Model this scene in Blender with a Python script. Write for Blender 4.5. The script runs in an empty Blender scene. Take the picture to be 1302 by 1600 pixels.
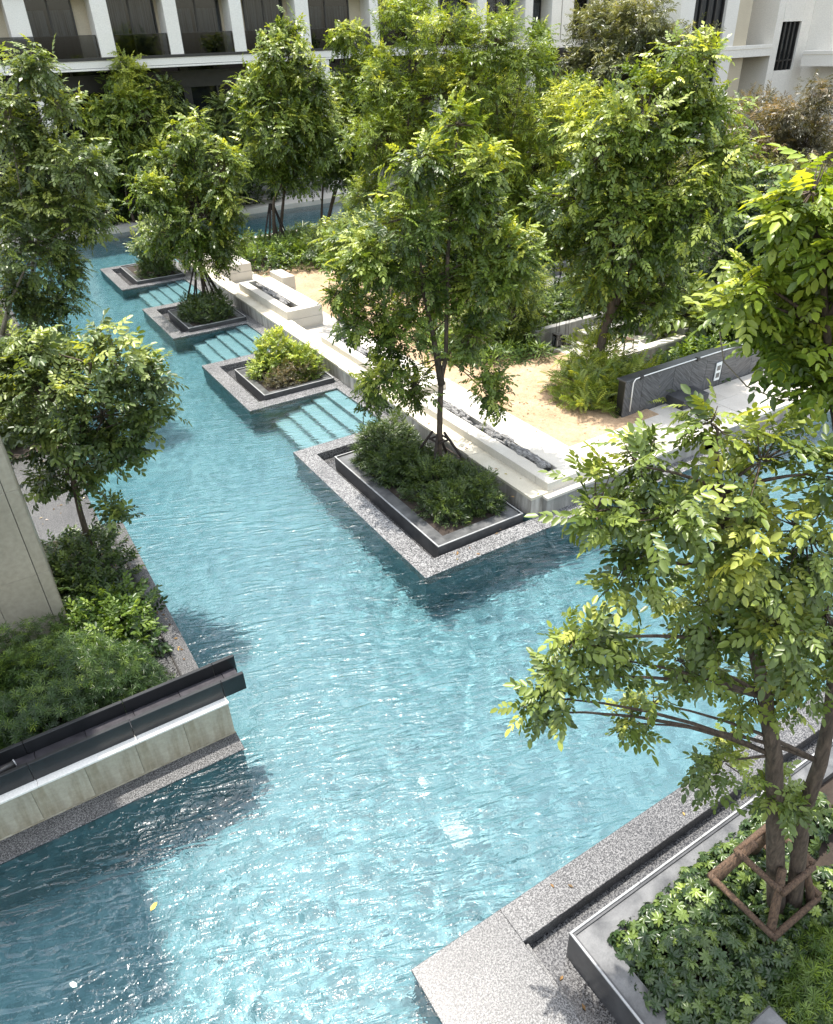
import bpy, math, random
import numpy as np
from mathutils import Matrix, Vector
random.seed(7)
rng = np.random.default_rng(11)
S = bpy.context.scene
C = S.collection

# ------------------------------------------------------------------ camera, sky, sun, exposure
cam_data = bpy.data.cameras.new('camera')
cam = bpy.data.objects.new('camera', cam_data)
C.objects.link(cam)
cam_data.sensor_width = 36.0
cam_data.lens = 25.716
cam_data.clip_start = 0.05
cam_data.clip_end = 3000
RM = ((0.84866518, -0.52779674, -0.03461238), (0.31023262, 0.44369869, 0.84076584), (0.428396, 0.72426658, -0.54029139))
m = Matrix.Identity(4)
for i in range(3):
    m[i][0] = RM[0][i]
    m[i][1] = RM[1][i]
    m[i][2] = -RM[2][i]
m[2][3] = 9.0
cam.matrix_world = m
S.camera = cam
CAMP = np.array([0, 0, 9.0])

SUN_EL = math.radians(76)
SUN_AZ = math.radians(2)           # clockwise from +Y
W = bpy.data.worlds.new('World')
S.world = W
W.use_nodes = True
nt = W.node_tree
sky = nt.nodes.new('ShaderNodeTexSky')
sky.sky_type = 'NISHITA'
sky.sun_disc = False
sky.sun_elevation = SUN_EL
sky.sun_rotation = SUN_AZ
sky.air_density = 1.8
sky.dust_density = 2.2
sky.ozone_density = 1.2
bg = nt.nodes['Background']
bg.inputs['Strength'].default_value = 0.15
hs = nt.nodes.new('ShaderNodeHueSaturation')     # thin bright cloud: a paler sky
hs.inputs['Saturation'].default_value = 0.5
nt.links.new(sky.outputs['Color'], hs.inputs['Color'])
nt.links.new(hs.outputs['Color'], bg.inputs['Color'])

sd = Vector((math.sin(SUN_AZ) * math.cos(SUN_EL), math.cos(SUN_AZ) * math.cos(SUN_EL), math.sin(SUN_EL)))
ld = bpy.data.lights.new('sun', 'SUN')
ld.energy = 2.9
ld.angle = math.radians(0.6)
ld.color = (1.0, 0.95, 0.87)
sun = bpy.data.objects.new('sun', ld)
C.objects.link(sun)
sun.rotation_euler = sd.to_track_quat('Z', 'Y').to_euler()
sun.location = (0, 0, 60)

S.view_settings.view_transform = 'Standard'
S.view_settings.look = 'None'
S.view_settings.exposure = 1.45
S.view_settings.gamma = 1.0
S.view_settings.use_curve_mapping = False
S.render.engine = 'CYCLES'
S.cycles.max_bounces = 10
S.cycles.transparent_max_bounces = 24
S.cycles.caustics_refractive = True
S.cycles.caustics_reflective = False
S.cycles.sample_clamp_indirect = 6.0
S.cycles.sample_clamp_direct = 1.6
S.cycles.use_denoising = True

# ------------------------------------------------------------------ materials
def mat(name):
    mm = bpy.data.materials.new(name)
    mm.use_nodes = True
    t = mm.node_tree
    return mm, t, t.nodes['Principled BSDF']

def N(t, kind, **kw):
    n = t.nodes.new(kind)
    for k, v in kw.items():
        if k in n.inputs:
            n.inputs[k].default_value = v
        else:
            setattr(n, k, v)
    return n

def ramp(t, fac, stops):
    r = t.nodes.new('ShaderNodeValToRGB')
    e = r.color_ramp.elements
    while len(e) < len(stops):
        e.new(0.5)
    for i, (p, c) in enumerate(stops):
        e[i].position = p
        e[i].color = (*c, 1)
    t.links.new(fac, r.inputs['Fac'])
    return r.outputs['Color']

def coord(t, scale=(1, 1, 1), rot=(0, 0, 0)):
    tc = N(t, 'ShaderNodeTexCoord')
    mp = N(t, 'ShaderNodeMapping')
    mp.inputs['Scale'].default_value = scale
    mp.inputs['Rotation'].default_value = rot
    t.links.new(tc.outputs['Object'], mp.inputs['Vector'])
    return mp.outputs['Vector']

def noise(t, vec, scale, detail=3.0, rough=0.55, dist=0.0):
    n = N(t, 'ShaderNodeTexNoise', Scale=scale, Detail=detail, Roughness=rough, Distortion=dist)
    t.links.new(vec, n.inputs['Vector'])
    return n.outputs['Fac']

def mix(t, a, b, fac, mode='MIX'):
    x = t.nodes.new('ShaderNodeMix')
    x.data_type = 'RGBA'
    x.blend_type = mode
    for s, v in ((6, a), (7, b), (0, fac)):
        if hasattr(v, 'node'):
            t.links.new(v, x.inputs[s])
        elif s == 0:
            x.inputs[0].default_value = v
        else:
            x.inputs[s].default_value = (*v, 1)
    return x.outputs[2]

def bump(t, bs, h, strength, dist=0.01):
    b = N(t, 'ShaderNodeBump', Strength=strength, Distance=dist)
    t.links.new(h, b.inputs['Height'])
    t.links.new(b.outputs['Normal'], bs.inputs['Normal'])

def stone(name, c0, c1, scale=1.2, rough=0.6, grain=60, bumps=0.25, stain=None, perobj=0.0):
    mm, t, bs = mat(name)
    v = coord(t)
    big = noise(t, v, scale, 5, 0.6, 0.4)
    col = ramp(t, big, [(0.3, c0), (0.7, c1)])
    g = noise(t, v, grain, 2)
    col = mix(t, col, ramp(t, g, [(0.3, (0.72, 0.72, 0.72)), (0.7, (1.12, 1.12, 1.12))]), 0.5, 'MULTIPLY')
    if stain:
        vs = coord(t, (3.0, 3.0, 0.35))
        s = noise(t, vs, 1.6, 5, 0.65, 0.3)
        col = mix(t, col, ramp(t, s, [(0.42, stain), (0.6, (1, 1, 1))]), 0.75, 'MULTIPLY')
    if perobj:
        oi = N(t, 'ShaderNodeObjectInfo')
        col = mix(t, col, ramp(t, oi.outputs['Random'], [(0, (1 - perobj,) * 3), (1, (1 + perobj * 0.4,) * 3)]), 1.0, 'MULTIPLY')
    t.links.new(col, bs.inputs['Base Color'])
    bs.inputs['Roughness'].default_value = rough
    bump(t, bs, g, bumps, 0.004)
    return mm

def granite(name, dark, light, rough, scale=42.0, lo=0.42, hi=0.58):
    mm, t, bs = mat(name)
    v = coord(t)
    a = noise(t, v, scale, 2.5, 0.65, 0.6)
    b = noise(t, v, scale * 2.6, 1.5)
    m1 = N(t, 'ShaderNodeMath', operation='MULTIPLY_ADD')
    t.links.new(b, m1.inputs[0])
    m1.inputs[1].default_value = 0.35
    m2 = N(t, 'ShaderNodeMath', operation='SUBTRACT')
    t.links.new(a, m1.inputs[2])
    t.links.new(m1.outputs[0], m2.inputs[0])
    m2.inputs[1].default_value = 0.175
    mid = tuple((d + l) * 0.42 for d, l in zip(dark, light))
    col = ramp(t, m2.outputs[0], [(lo, dark), (0.5, mid), (hi, light)])
    big = noise(t, v, 0.9, 4)
    col = mix(t, col, ramp(t, big, [(0.3, (0.72, 0.72, 0.74)), (0.7, (1.1, 1.1, 1.1))]), 0.8, 'MULTIPLY')
    t.links.new(col, bs.inputs['Base Color'])
    bs.inputs['Roughness'].default_value = rough
    bump(t, bs, a, 0.35, 0.006)
    return mm

M = {}
M['granite'] = granite('flamed_granite', (0.012, 0.012, 0.014), (0.2, 0.197, 0.193), 0.34, 56, 0.45, 0.62)
M['granite_pale'] = granite('pale_flamed_granite', (0.025, 0.025, 0.027), (0.34, 0.336, 0.33), 0.36, 40, 0.44, 0.6)
M['granite_wet_shaded'] = granite('wet_shaded_granite', (0.014, 0.014, 0.016), (0.17, 0.168, 0.165), 0.22, 44, 0.44, 0.62)  # darker granite; shade inside the gutters and beside the hedge is put in
M['limestone'] = stone('pale_limestone', (0.53, 0.49, 0.42), (0.63, 0.59, 0.52), 1.1, 0.62, 50, 0.2)
M['cladding'] = stone('streaked_stone_cladding', (0.42, 0.4, 0.36), (0.55, 0.52, 0.47), 0.9, 0.65, 60, 0.2, (0.4, 0.38, 0.36))
M['ledge'] = stone('cream_ledge_stone', (0.5, 0.45, 0.34), (0.62, 0.57, 0.46), 1.5, 0.6, 40, 0.2)
M['paving'] = stone('light_paving_stone', (0.48, 0.44, 0.38), (0.6, 0.56, 0.5), 0.8, 0.6, 40, 0.2, None, 0.08)
M['tower'] = stone('beige_tower_tile', (0.32, 0.285, 0.215), (0.39, 0.35, 0.27), 1.3, 0.55, 12, 0.15, None, 0.06)
M['planter_tile'] = stone('stained_cream_tile', (0.34, 0.315, 0.245), (0.46, 0.43, 0.34), 2.2, 0.5, 18, 0.2, (0.62, 0.58, 0.5), 0.08)
M['white_strip'] = stone('white_coping', (0.74, 0.72, 0.66), (0.82, 0.8, 0.75), 2.0, 0.5, 40, 0.1)
M['concrete'] = stone('grey_concrete', (0.24, 0.235, 0.22), (0.36, 0.35, 0.325), 1.4, 0.8, 50, 0.3, (0.6, 0.6, 0.6))
M['dark_stone'] = stone('dark_slate_stone', (0.008, 0.009, 0.01), (0.02, 0.021, 0.023), 2.0, 0.35, 40, 0.25, None, 0.25)
M['channel_floor'] = stone('channel_floor_stone', (0.015, 0.015, 0.017), (0.065, 0.06, 0.068), 2.6, 0.3, 30, 0.25, None, 0.2)
M['box_side'] = stone('planter_side_slate', (0.03, 0.031, 0.033), (0.075, 0.075, 0.078), 3.0, 0.35, 40, 0.2)
M['box_top'] = stone('honed_grey_stone', (0.045, 0.046, 0.048), (0.16, 0.16, 0.158), 3.2, 0.3, 50, 0.15)
M['trim'] = stone('polished_edge_trim', (0.26, 0.26, 0.257), (0.38, 0.38, 0.375), 8, 0.3, 60, 0.05)
M['white_wall'] = stone('white_render', (0.8, 0.765, 0.7), (0.85, 0.82, 0.76), 0.5, 0.8, 20, 0.1)
M['beige_wall'] = stone('beige_render', (0.55, 0.48, 0.36), (0.62, 0.55, 0.42), 0.5, 0.8, 20, 0.1)
M['dark_metal'] = stone('dark_bronze_metal', (0.022, 0.021, 0.02), (0.035, 0.033, 0.031), 3, 0.4, 30, 0.05)
M['soil'] = stone('damp_soil', (0.02, 0.014, 0.01), (0.05, 0.036, 0.026), 6, 0.95, 50, 0.8)
M['pipe'] = stone('white_painted_pipe', (0.72, 0.72, 0.7), (0.78, 0.78, 0.76), 4, 0.35, 30, 0.02)
M['plastic'] = stone('white_plastic', (0.7, 0.73, 0.72), (0.76, 0.79, 0.78), 4, 0.4, 30, 0.02)

# gravel
mm, t, bs = mat('tan_gravel')
v = coord(t)
a = noise(t, v, 55, 3, 0.7)
col = ramp(t, a, [(0.3, (0.24, 0.165, 0.105)), (0.5, (0.42, 0.31, 0.205)), (0.72, (0.58, 0.46, 0.33))])
c2 = noise(t, v, 9, 4, 0.7)
col = mix(t, col, ramp(t, c2, [(0.35, (0.7, 0.66, 0.6)), (0.6, (1.1, 1.1, 1.1))]), 0.7, 'MULTIPLY')
b = noise(t, v, 0.8, 4, 0.6)
col = mix(t, col, ramp(t, b, [(0.35, (0.78, 0.7, 0.62)), (0.65, (1.08, 1.05, 1.0))]), 0.8, 'MULTIPLY')
t.links.new(col, bs.inputs['Base Color'])
bs.inputs['Roughness'].default_value = 0.95
bump(t, bs, a, 0.8, 0.01)
M['gravel'] = mm

# slate wall slabs: grain direction differs from slab to slab
mm, t, bs = mat('riven_slate')
tc = N(t, 'ShaderNodeTexCoord')
oi = N(t, 'ShaderNodeObjectInfo')
an = N(t, 'ShaderNodeMath', operation='MULTIPLY_ADD')
t.links.new(oi.outputs['Random'], an.inputs[0])
an.inputs[1].default_value = 2.0
an.inputs[2].default_value = 0.2
vr = N(t, 'ShaderNodeVectorRotate')
vr.rotation_type = 'Y_AXIS'
t.links.new(tc.outputs['Object'], vr.inputs['Vector'])
t.links.new(an.outputs[0], vr.inputs['Angle'])
mp = N(t, 'ShaderNodeMapping')
mp.inputs['Scale'].default_value = (14, 14, 1.4)
t.links.new(vr.outputs['Vector'], mp.inputs['Vector'])
a = noise(t, mp.outputs['Vector'], 1.6, 4, 0.6, 0.3)
col = ramp(t, a, [(0.3, (0.03, 0.031, 0.034)), (0.7, (0.13, 0.13, 0.135))])
t.links.new(col, bs.inputs['Base Color'])
bs.inputs['Roughness'].default_value = 0.5
bump(t, bs, a, 0.7, 0.02)
M['slate'] = mm

# pool mosaic
mm, t, bs = mat('teal_pool_mosaic')
v = coord(t)
vo = N(t, 'ShaderNodeTexVoronoi', Scale=9.0)
vo.inputs['Randomness'].default_value = 0.25
t.links.new(v, vo.inputs['Vector'])
sep = N(t, 'ShaderNodeSeparateColor')
t.links.new(vo.outputs['Color'], sep.inputs['Color'])
col = ramp(t, sep.outputs[0], [(0.0, (0.065, 0.16, 0.185)), (0.5, (0.112, 0.245, 0.28)), (1.0, (0.18, 0.32, 0.35))])
b = noise(t, v, 0.5, 4)
col = mix(t, col, ramp(t, b, [(0.3, (0.86, 0.9, 0.92)), (0.7, (1.05, 1.03, 1.0))]), 0.8, 'MULTIPLY')
t.links.new(col, bs.inputs['Base Color'])
bs.inputs['Roughness'].default_value = 0.5
M['mosaic'] = mm
M['mosaic_pale'] = stone('pale_step_mosaic', (0.22, 0.36, 0.38), (0.31, 0.45, 0.47), 2.0, 0.5, 30, 0.1)

# water: clear, rippled, reflecting
mm, t, bs = mat('rippled_water')
t.nodes.remove(bs)
out = t.nodes['Material Output']
ca = coord(t, (1.0, 1.0, 1.0), (0, 0, math.radians(20)))
mpa = N(t, 'ShaderNodeMapping')
mpa.inputs['Scale'].default_value = (1.0, 4.2, 1.0)
t.links.new(ca, mpa.inputs['Vector'])
w1 = noise(t, mpa.outputs['Vector'], 1.25, 2.0, 0.5, 0.5)
w2 = noise(t, ca, 10.0, 2.0, 0.5, 0.9)
w3 = noise(t, ca, 2.2, 2.0, 0.5, 0.4)
patch = noise(t, ca, 0.18, 1.0)
pr = ramp(t, patch, [(0.38, (0.25, 0.25, 0.25)), (0.6, (1, 1, 1))])
def ridge(x):
    a_ = N(t, 'ShaderNodeMath', operation='MULTIPLY_ADD')
    t.links.new(x, a_.inputs[0])
    a_.inputs[1].default_value = 2.6
    a_.inputs[2].default_value = -1.3
    b_ = N(t, 'ShaderNodeMath', operation='ABSOLUTE')
    t.links.new(a_.outputs[0], b_.inputs[0])
    c_ = N(t, 'ShaderNodeMath', operation='SMOOTH_MAX')
    t.links.new(b_.outputs[0], c_.inputs[0])
    c_.inputs[1].default_value = 0.05
    c_.inputs[2].default_value = 0.12
    return c_.outputs[0]
w1 = ridge(w1)
h1 = N(t, 'ShaderNodeMath', operation='MULTIPLY')
t.links.new(w1, h1.inputs[0])
t.links.new(pr, h1.inputs[1])
h2 = N(t, 'ShaderNodeMath', operation='MULTIPLY_ADD')
t.links.new(w2, h2.inputs[0])
h2.inputs[1].default_value = 0.3
t.links.new(h1.outputs[0], h2.inputs[2])
h3 = N(t, 'ShaderNodeMath', operation='MULTIPLY_ADD')
t.links.new(w3, h3.inputs[0])
h3.inputs[1].default_value = 0.3
t.links.new(h2.outputs[0], h3.inputs[2])
sx = N(t, 'ShaderNodeSeparateXYZ')
t.links.new(N(t, 'ShaderNodeTexCoord').outputs['Object'], sx.inputs[0])
mr = N(t, 'ShaderNodeMapRange')
mr.interpolation_type = 'SMOOTHSTEP'
mr.inputs[1].default_value = 13.0
mr.inputs[2].default_value = 21.0
mr.inputs[3].default_value = 1.0
mr.inputs[4].default_value = 0.35       # the sheltered far water is calmer
t.links.new(sx.outputs[1], mr.inputs[0])
bp = N(t, 'ShaderNodeBump', Strength=1.0, Distance=0.05)
t.links.new(h3.outputs[0], bp.inputs['Height'])
t.links.new(mr.outputs[0], bp.inputs['Strength'])
rf = N(t, 'ShaderNodeBsdfRefraction', IOR=1.333, Roughness=0.0)
rf.inputs['Color'].default_value = (0.84, 0.96, 0.98, 1)
gl = N(t, 'ShaderNodeBsdfGlossy', Roughness=0.07)
gl.inputs['Color'].default_value = (1, 1, 1, 1)
fr = N(t, 'ShaderNodeFresnel', IOR=1.52)
ms = N(t, 'ShaderNodeMixShader')
for n_ in (rf, gl, fr):
    t.links.new(bp.outputs['Normal'], n_.inputs['Normal'])
t.links.new(fr.outputs[0], ms.inputs[0])
t.links.new(rf.outputs[0], ms.inputs[1])
t.links.new(gl.outputs[0], ms.inputs[2])
t.links.new(ms.outputs[0], out.inputs['Surface'])
M['water'] = mm

# glass
mm, t, bs = mat('dark_window_glass')
bs.inputs['Base Color'].default_value = (0.012, 0.014, 0.016, 1)
bs.inputs['Roughness'].default_value = 0.04
M['dark_glass'] = mm

def clear_glass(name, tint, fac_ior):
    mm, t, bs = mat(name)
    t.nodes.remove(bs)
    tr = N(t, 'ShaderNodeBsdfTransparent')
    tr.inputs['Color'].default_value = (*tint, 1)
    g = N(t, 'ShaderNodeBsdfGlossy', Roughness=0.02)
    f = N(t, 'ShaderNodeFresnel', IOR=fac_ior)
    x = N(t, 'ShaderNodeMixShader')
    t.links.new(f.outputs[0], x.inputs[0])
    t.links.new(tr.outputs[0], x.inputs[1])
    t.links.new(g.outputs[0], x.inputs[2])
    t.links.new(x.outputs[0], t.nodes['Material Output'].inputs['Surface'])
    return mm
M['pane'] = clear_glass('window_pane_glass', (0.62, 0.65, 0.66), 1.5)
M['balustrade'] = clear_glass('tinted_balustrade_glass', (0.46, 0.48, 0.49), 1.5)

mm, t, bs = mat('grey_curtain')
v = coord(t, (1, 1, 0.02))
a = noise(t, v, 14, 2)
col = ramp(t, a, [(0.3, (0.1, 0.105, 0.115)), (0.7, (0.42, 0.43, 0.45))])
t.links.new(col, bs.inputs['Base Color'])
bs.inputs['Roughness'].default_value = 0.9
M['curtain'] = mm

def bark(name, c0, c1, sc=(18, 18, 4)):
    mm, t, bs = mat(name)
    v = coord(t, sc)
    a = noise(t, v, 1.5, 4, 0.65, 0.5)
    t.links.new(ramp(t, a, [(0.3, c0), (0.7, c1)]), bs.inputs['Base Color'])
    bs.inputs['Roughness'].default_value = 0.9
    bump(t, bs, a, 0.8, 0.02)
    return mm
M['bark'] = bark('grey_brown_bark', (0.035, 0.025, 0.018), (0.13, 0.095, 0.068))
M['pale_bark'] = bark('pale_bark', (0.12, 0.1, 0.08), (0.3, 0.26, 0.21))
M['pole'] = bark('weathered_pole', (0.035, 0.022, 0.015), (0.17, 0.105, 0.065), (30, 30, 6))
M['dark_pole'] = bark('dark_pole', (0.012, 0.009, 0.007), (0.05, 0.036, 0.028))
M['drift'] = bark('grey_driftwood', (0.025, 0.025, 0.026), (0.36, 0.35, 0.34), (26, 2.0, 26))
M['rock'] = stone('lichen_rock', (0.25, 0.24, 0.22), (0.5, 0.48, 0.45), 5, 0.9, 40, 0.8)

def leafmat(name, old, mid, young, trans=0.32, rough=0.38):
    mm, t, bs = mat(name)
    at = N(t, 'ShaderNodeAttribute', attribute_name='tint')
    sp = N(t, 'ShaderNodeSeparateColor')
    t.links.new(at.outputs['Color'], sp.inputs['Color'])
    col = ramp(t, sp.outputs[0], [(0.0, old), (0.5, mid), (1.0, young)])  # pale end is new growth and also stands in for bright leaf highlights
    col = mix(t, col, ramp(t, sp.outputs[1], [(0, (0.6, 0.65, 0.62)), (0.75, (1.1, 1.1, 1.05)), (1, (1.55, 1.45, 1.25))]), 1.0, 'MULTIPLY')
    t.links.new(col, bs.inputs['Base Color'])
    bs.inputs['Roughness'].default_value = rough
    bs.inputs['Specular IOR Level'].default_value = 0.5
    tl = N(t, 'ShaderNodeBsdfTranslucent')
    tcol = mix(t, col, (1.7, 1.55, 0.5), 1.0, 'MULTIPLY')
    t.links.new(tcol, tl.inputs['Color'])
    x = N(t, 'ShaderNodeMixShader', Fac=trans)
    t.links.new(bs.outputs[0], x.inputs[1])
    t.links.new(tl.outputs[0], x.inputs[2])
    t.links.new(x.outputs[0], t.nodes['Material Output'].inputs['Surface'])
    return mm
LM = {
 'tree': leafmat('tree_leaf', (0.05, 0.085, 0.018), (0.15, 0.215, 0.036), (0.4, 0.44, 0.085)),
 'near': leafmat('near_tree_leaf', (0.075, 0.115, 0.026), (0.17, 0.225, 0.045), (0.4, 0.42, 0.085), 0.25),
 'lime': leafmat('lime_leaf', (0.085, 0.135, 0.02), (0.21, 0.29, 0.04), (0.45, 0.48, 0.075)),
 'dark': leafmat('dark_leaf', (0.022, 0.045, 0.014), (0.05, 0.085, 0.022), (0.13, 0.18, 0.04)),
 'cool': leafmat('cool_green_leaf', (0.05, 0.08, 0.028), (0.125, 0.175, 0.052), (0.33, 0.38, 0.11)),
 'olive': leafmat('olive_leaf', (0.06, 0.075, 0.03), (0.13, 0.145, 0.06), (0.26, 0.26, 0.1)),
 'russet': leafmat('russet_leaf', (0.05, 0.05, 0.025), (0.115, 0.105, 0.055), (0.22, 0.155, 0.09)),
 'hedge': leafmat('hedge_leaf', (0.018, 0.042, 0.01), (0.045, 0.09, 0.018), (0.19, 0.27, 0.04)),
 'schefflera': leafmat('glossy_shrub_leaf', (0.02, 0.04, 0.016), (0.045, 0.08, 0.026), (0.2, 0.27, 0.06), 0.25, 0.3),
}

# ------------------------------------------------------------------ mesh helpers
ORG = {}
def org(parent):
    return ORG.get(parent.name, np.zeros(3)) if parent else np.zeros(3)

def raw_mesh(name, V, faces, material, smooth=False, tint=None):
    me = bpy.data.meshes.new(name)
    V = np.asarray(V, dtype=np.float32)
    if isinstance(faces, np.ndarray):
        nf, k = faces.shape
        me.vertices.add(len(V))
        me.vertices.foreach_set('co', V.ravel())
        me.loops.add(nf * k)
        me.loops.foreach_set('vertex_index', faces.astype(np.int32).ravel())
        me.polygons.add(nf)
        me.polygons.foreach_set('loop_start', np.arange(0, nf * k, k, dtype=np.int32))
        me.polygons.foreach_set('loop_total', np.full(nf, k, dtype=np.int32))
        me.update(calc_edges=True)
    else:
        me.from_pydata([tuple(map(float, p)) for p in V], [], faces)
    if smooth:
        me.polygons.foreach_set('use_smooth', np.ones(len(me.polygons), dtype=bool))
    if tint is not None:
        a = me.color_attributes.new('tint', 'FLOAT_COLOR', 'POINT')
        cc = np.zeros((len(V), 4), dtype=np.float32)
        cc[:, 0] = tint[:, 0]
        cc[:, 1] = tint[:, 1]
        cc[:, 3] = 1
        a.data.foreach_set('color', cc.ravel())
    if material:
        me.materials.append(material)
    me.update()
    return me

def obj(name, V, faces, material, parent=None, smooth=False, tint=None, at=None):
    V = np.asarray(V, dtype=float)
    if parent is not None:
        base = org(parent)
    elif at is not None:
        base = np.array(at, float)
    else:
        base = np.array([(V[:, 0].min() + V[:, 0].max()) / 2, (V[:, 1].min() + V[:, 1].max()) / 2, V[:, 2].min()])
    o = bpy.data.objects.new(name, raw_mesh(name, V - base, faces, material, smooth, tint))
    C.objects.link(o)
    if parent is not None:
        o.parent = parent
    else:
        o.location = base
    ORG[o.name] = base
    return o

def tag(o, label, cat, group=None):
    o['label'] = label
    o['category'] = cat
    if group:
        o['group'] = group
    return o

def struct(o):
    o['kind'] = 'structure'
    return o

def thing(name, label, cat, loc, group=None):
    o = bpy.data.objects.new(name, None)
    C.objects.link(o)
    o.location = loc
    o.empty_display_size = 0.2
    ORG[o.name] = np.array(loc, float)
    return tag(o, label, cat, group)

class MB:
    def __init__(s):
        s.v = []
        s.f = []
    def add(s, V, F):
        n = len(s.v)
        s.v += [tuple(p) for p in V]
        s.f += [tuple(i + n for i in q) for q in F]
        return s
    def box(s, x0, x1, y0, y1, z0, z1, c=0.0):
        if c <= 0:
            V = [(x, y, z) for z in (z0, z1) for x, y in ((x0, y0), (x1, y0), (x1, y1), (x0, y1))]
            return s.add(V, [(3, 2, 1, 0), (4, 5, 6, 7), (0, 1, 5, 4), (1, 2, 6, 5), (2, 3, 7, 6), (3, 0, 4, 7)])
        def ring(k, z):
            return [(x0 + k, y0, z), (x1 - k, y0, z), (x1, y0 + k, z), (x1, y1 - k, z), (x1 - k, y1, z), (x0 + k, y1, z), (x0, y1 - k, z), (x0, y0 + k, z)]
        def inner(z):
            return [(x0 + c, y0 + c, z), (x1 - c, y0 + c, z), (x1 - c, y0 + c, z), (x1 - c, y1 - c, z), (x1 - c, y1 - c, z), (x0 + c, y1 - c, z), (x0 + c, y1 - c, z), (x0 + c, y0 + c, z)]
        V = ring(c * 0.5, z0) + ring(c * 0.5, z1 - c) + [(x0 + c, y0 + c, z1), (x1 - c, y0 + c, z1), (x1 - c, y1 - c, z1), (x0 + c, y1 - c, z1)]
        F = [tuple(range(7, -1, -1))]
        for i in range(8):
            j = (i + 1) % 8
            F.append((i, j, 8 + j, 8 + i))
        F += [(16, 17, 18, 19), (8, 9, 17, 16), (10, 11, 18, 17), (12, 13, 19, 18), (14, 15, 16, 19), (9, 10, 17), (11, 12, 18), (13, 14, 19), (15, 8, 16)]
        return s.add(V, F)
    def tube(s, path, radii, n=8, cap=True):
        P = [np.array(p, float) for p in path]
        if not hasattr(radii, '__len__'):
            radii = [radii] * len(P)
        V = []
        F = []
        ref = np.array([0.31, 0.87, 0.2])
        for i, p in enumerate(P):
            d = P[min(i + 1, len(P) - 1)] - P[max(i - 1, 0)]
            d = d / (np.linalg.norm(d) + 1e-9)
            a = np.cross(d, ref)
            if np.linalg.norm(a) < 0.1:
                a = np.cross(d, np.array([1.0, 0, 0]))
            a /= np.linalg.norm(a)
            b = np.cross(d, a)
            for k in range(n):
                th = 2 * math.pi * k / n
                V.append(p + radii[i] * (math.cos(th) * a + math.sin(th) * b))
        for i in range(len(P) - 1):
            for k in range(n):
                k2 = (k + 1) % n
                F.append((i * n + k, i * n + k2, (i + 1) * n + k2, (i + 1) * n + k))
        if cap:
            F.append(tuple(range(n - 1, -1, -1)))
            F.append(tuple((len(P) - 1) * n + k for k in range(n)))
        return s.add(V, F)
    def obj(s, name, material, parent=None, smooth=False, at=None):
        return obj(name, np.array(s.v), s.f, material, parent, smooth, None, at)

def bx(name, material, parent, x0, x1, y0, y1, z0, z1, c=0.0):
    return MB().box(x0, x1, y0, y1, z0, z1, c).obj(name, material, parent)

def pieces(name, parent, material, cells, depth_axis, d0, d1, gap=0.004, c=0.004, jitter=0.003):
    """tiles laid in a plane; cells are (a0, a1, b0, b1); alike sizes share mesh data"""
    cache = {}
    base = org(parent)
    for a0, a1, b0, b1 in cells:
        w = round(a1 - a0 - gap, 3)
        h = round(b1 - b0 - gap, 3)
        key = (w, h)
        if key not in cache:
            mb = MB()
            dd = d1 - d0
            if depth_axis == 'y':
                mb.box(0, w, 0, dd, 0, h, c)
            elif depth_axis == 'z':
                mb.box(0, w, 0, h, 0, dd, c)
            else:
                mb.box(0, dd, 0, w, 0, h, c)
            cache[key] = raw_mesh(name, np.array(mb.v), mb.f, material)
        o = bpy.data.objects.new(name, cache[key])
        C.objects.link(o)
        j = random.uniform(-jitter, jitter)
        if depth_axis == 'y':
            p = (a0 + gap / 2, d0 + j, b0 + gap / 2)
        elif depth_axis == 'z':
            p = (a0 + gap / 2, b0 + gap / 2, d0 + j)
        else:
            p = (d0 + j, a0 + gap / 2, b0 + gap / 2)
        o.parent = parent
        o.location = np.array(p) - base

def grid(a0, a1, b0, b1, na, nb, stagger=0.0):
    out = []
    wa = (a1 - a0) / na
    wb = (b1 - b0) / nb
    for j in range(nb):
        off = (stagger * wa) if j % 2 else 0.0
        edges = [a0] + [a0 + off + wa * i for i in range(0 if off > 0 else 1, na)] + [a1]
        for i in range(len(edges) - 1):
            if edges[i + 1] - edges[i] > 0.02:
                out.append((edges[i], edges[i + 1], b0 + j * wb, b0 + (j + 1) * wb))
    return out

# ------------------------------------------------------------------ leaves
def lf(base, dirv, side, up, L, Wd, fine=True, fold=0.25):
    """one leaflet as quads folded along its midrib"""
    b = np.array(base, float)
    d = np.array(dirv, float)
    s = np.array(side, float)
    u = np.array(up, float)
    k = Wd * 0.5
    z = u * (fold * k)
    t_ = b + d * L - u * L * 0.1
    if fine:
        l1, l2 = b + d * L * 0.3 + s * k * 0.92 + z, b + d * L * 0.72 + s * k * 0.8 + z * 0.6
        r1, r2 = b + d * L * 0.3 - s * k * 0.92 + z, b + d * L * 0.72 - s * k * 0.8 + z * 0.6
        return [b, l1, l2, t_, r2, r1], [(0, 3, 2, 1), (0, 5, 4, 3)]
    l = b + d * L * 0.48 + s * k + z
    r = b + d * L * 0.48 - s * k + z
    return [b, l, t_, r], [(0, 3, 2, 1)]

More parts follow.
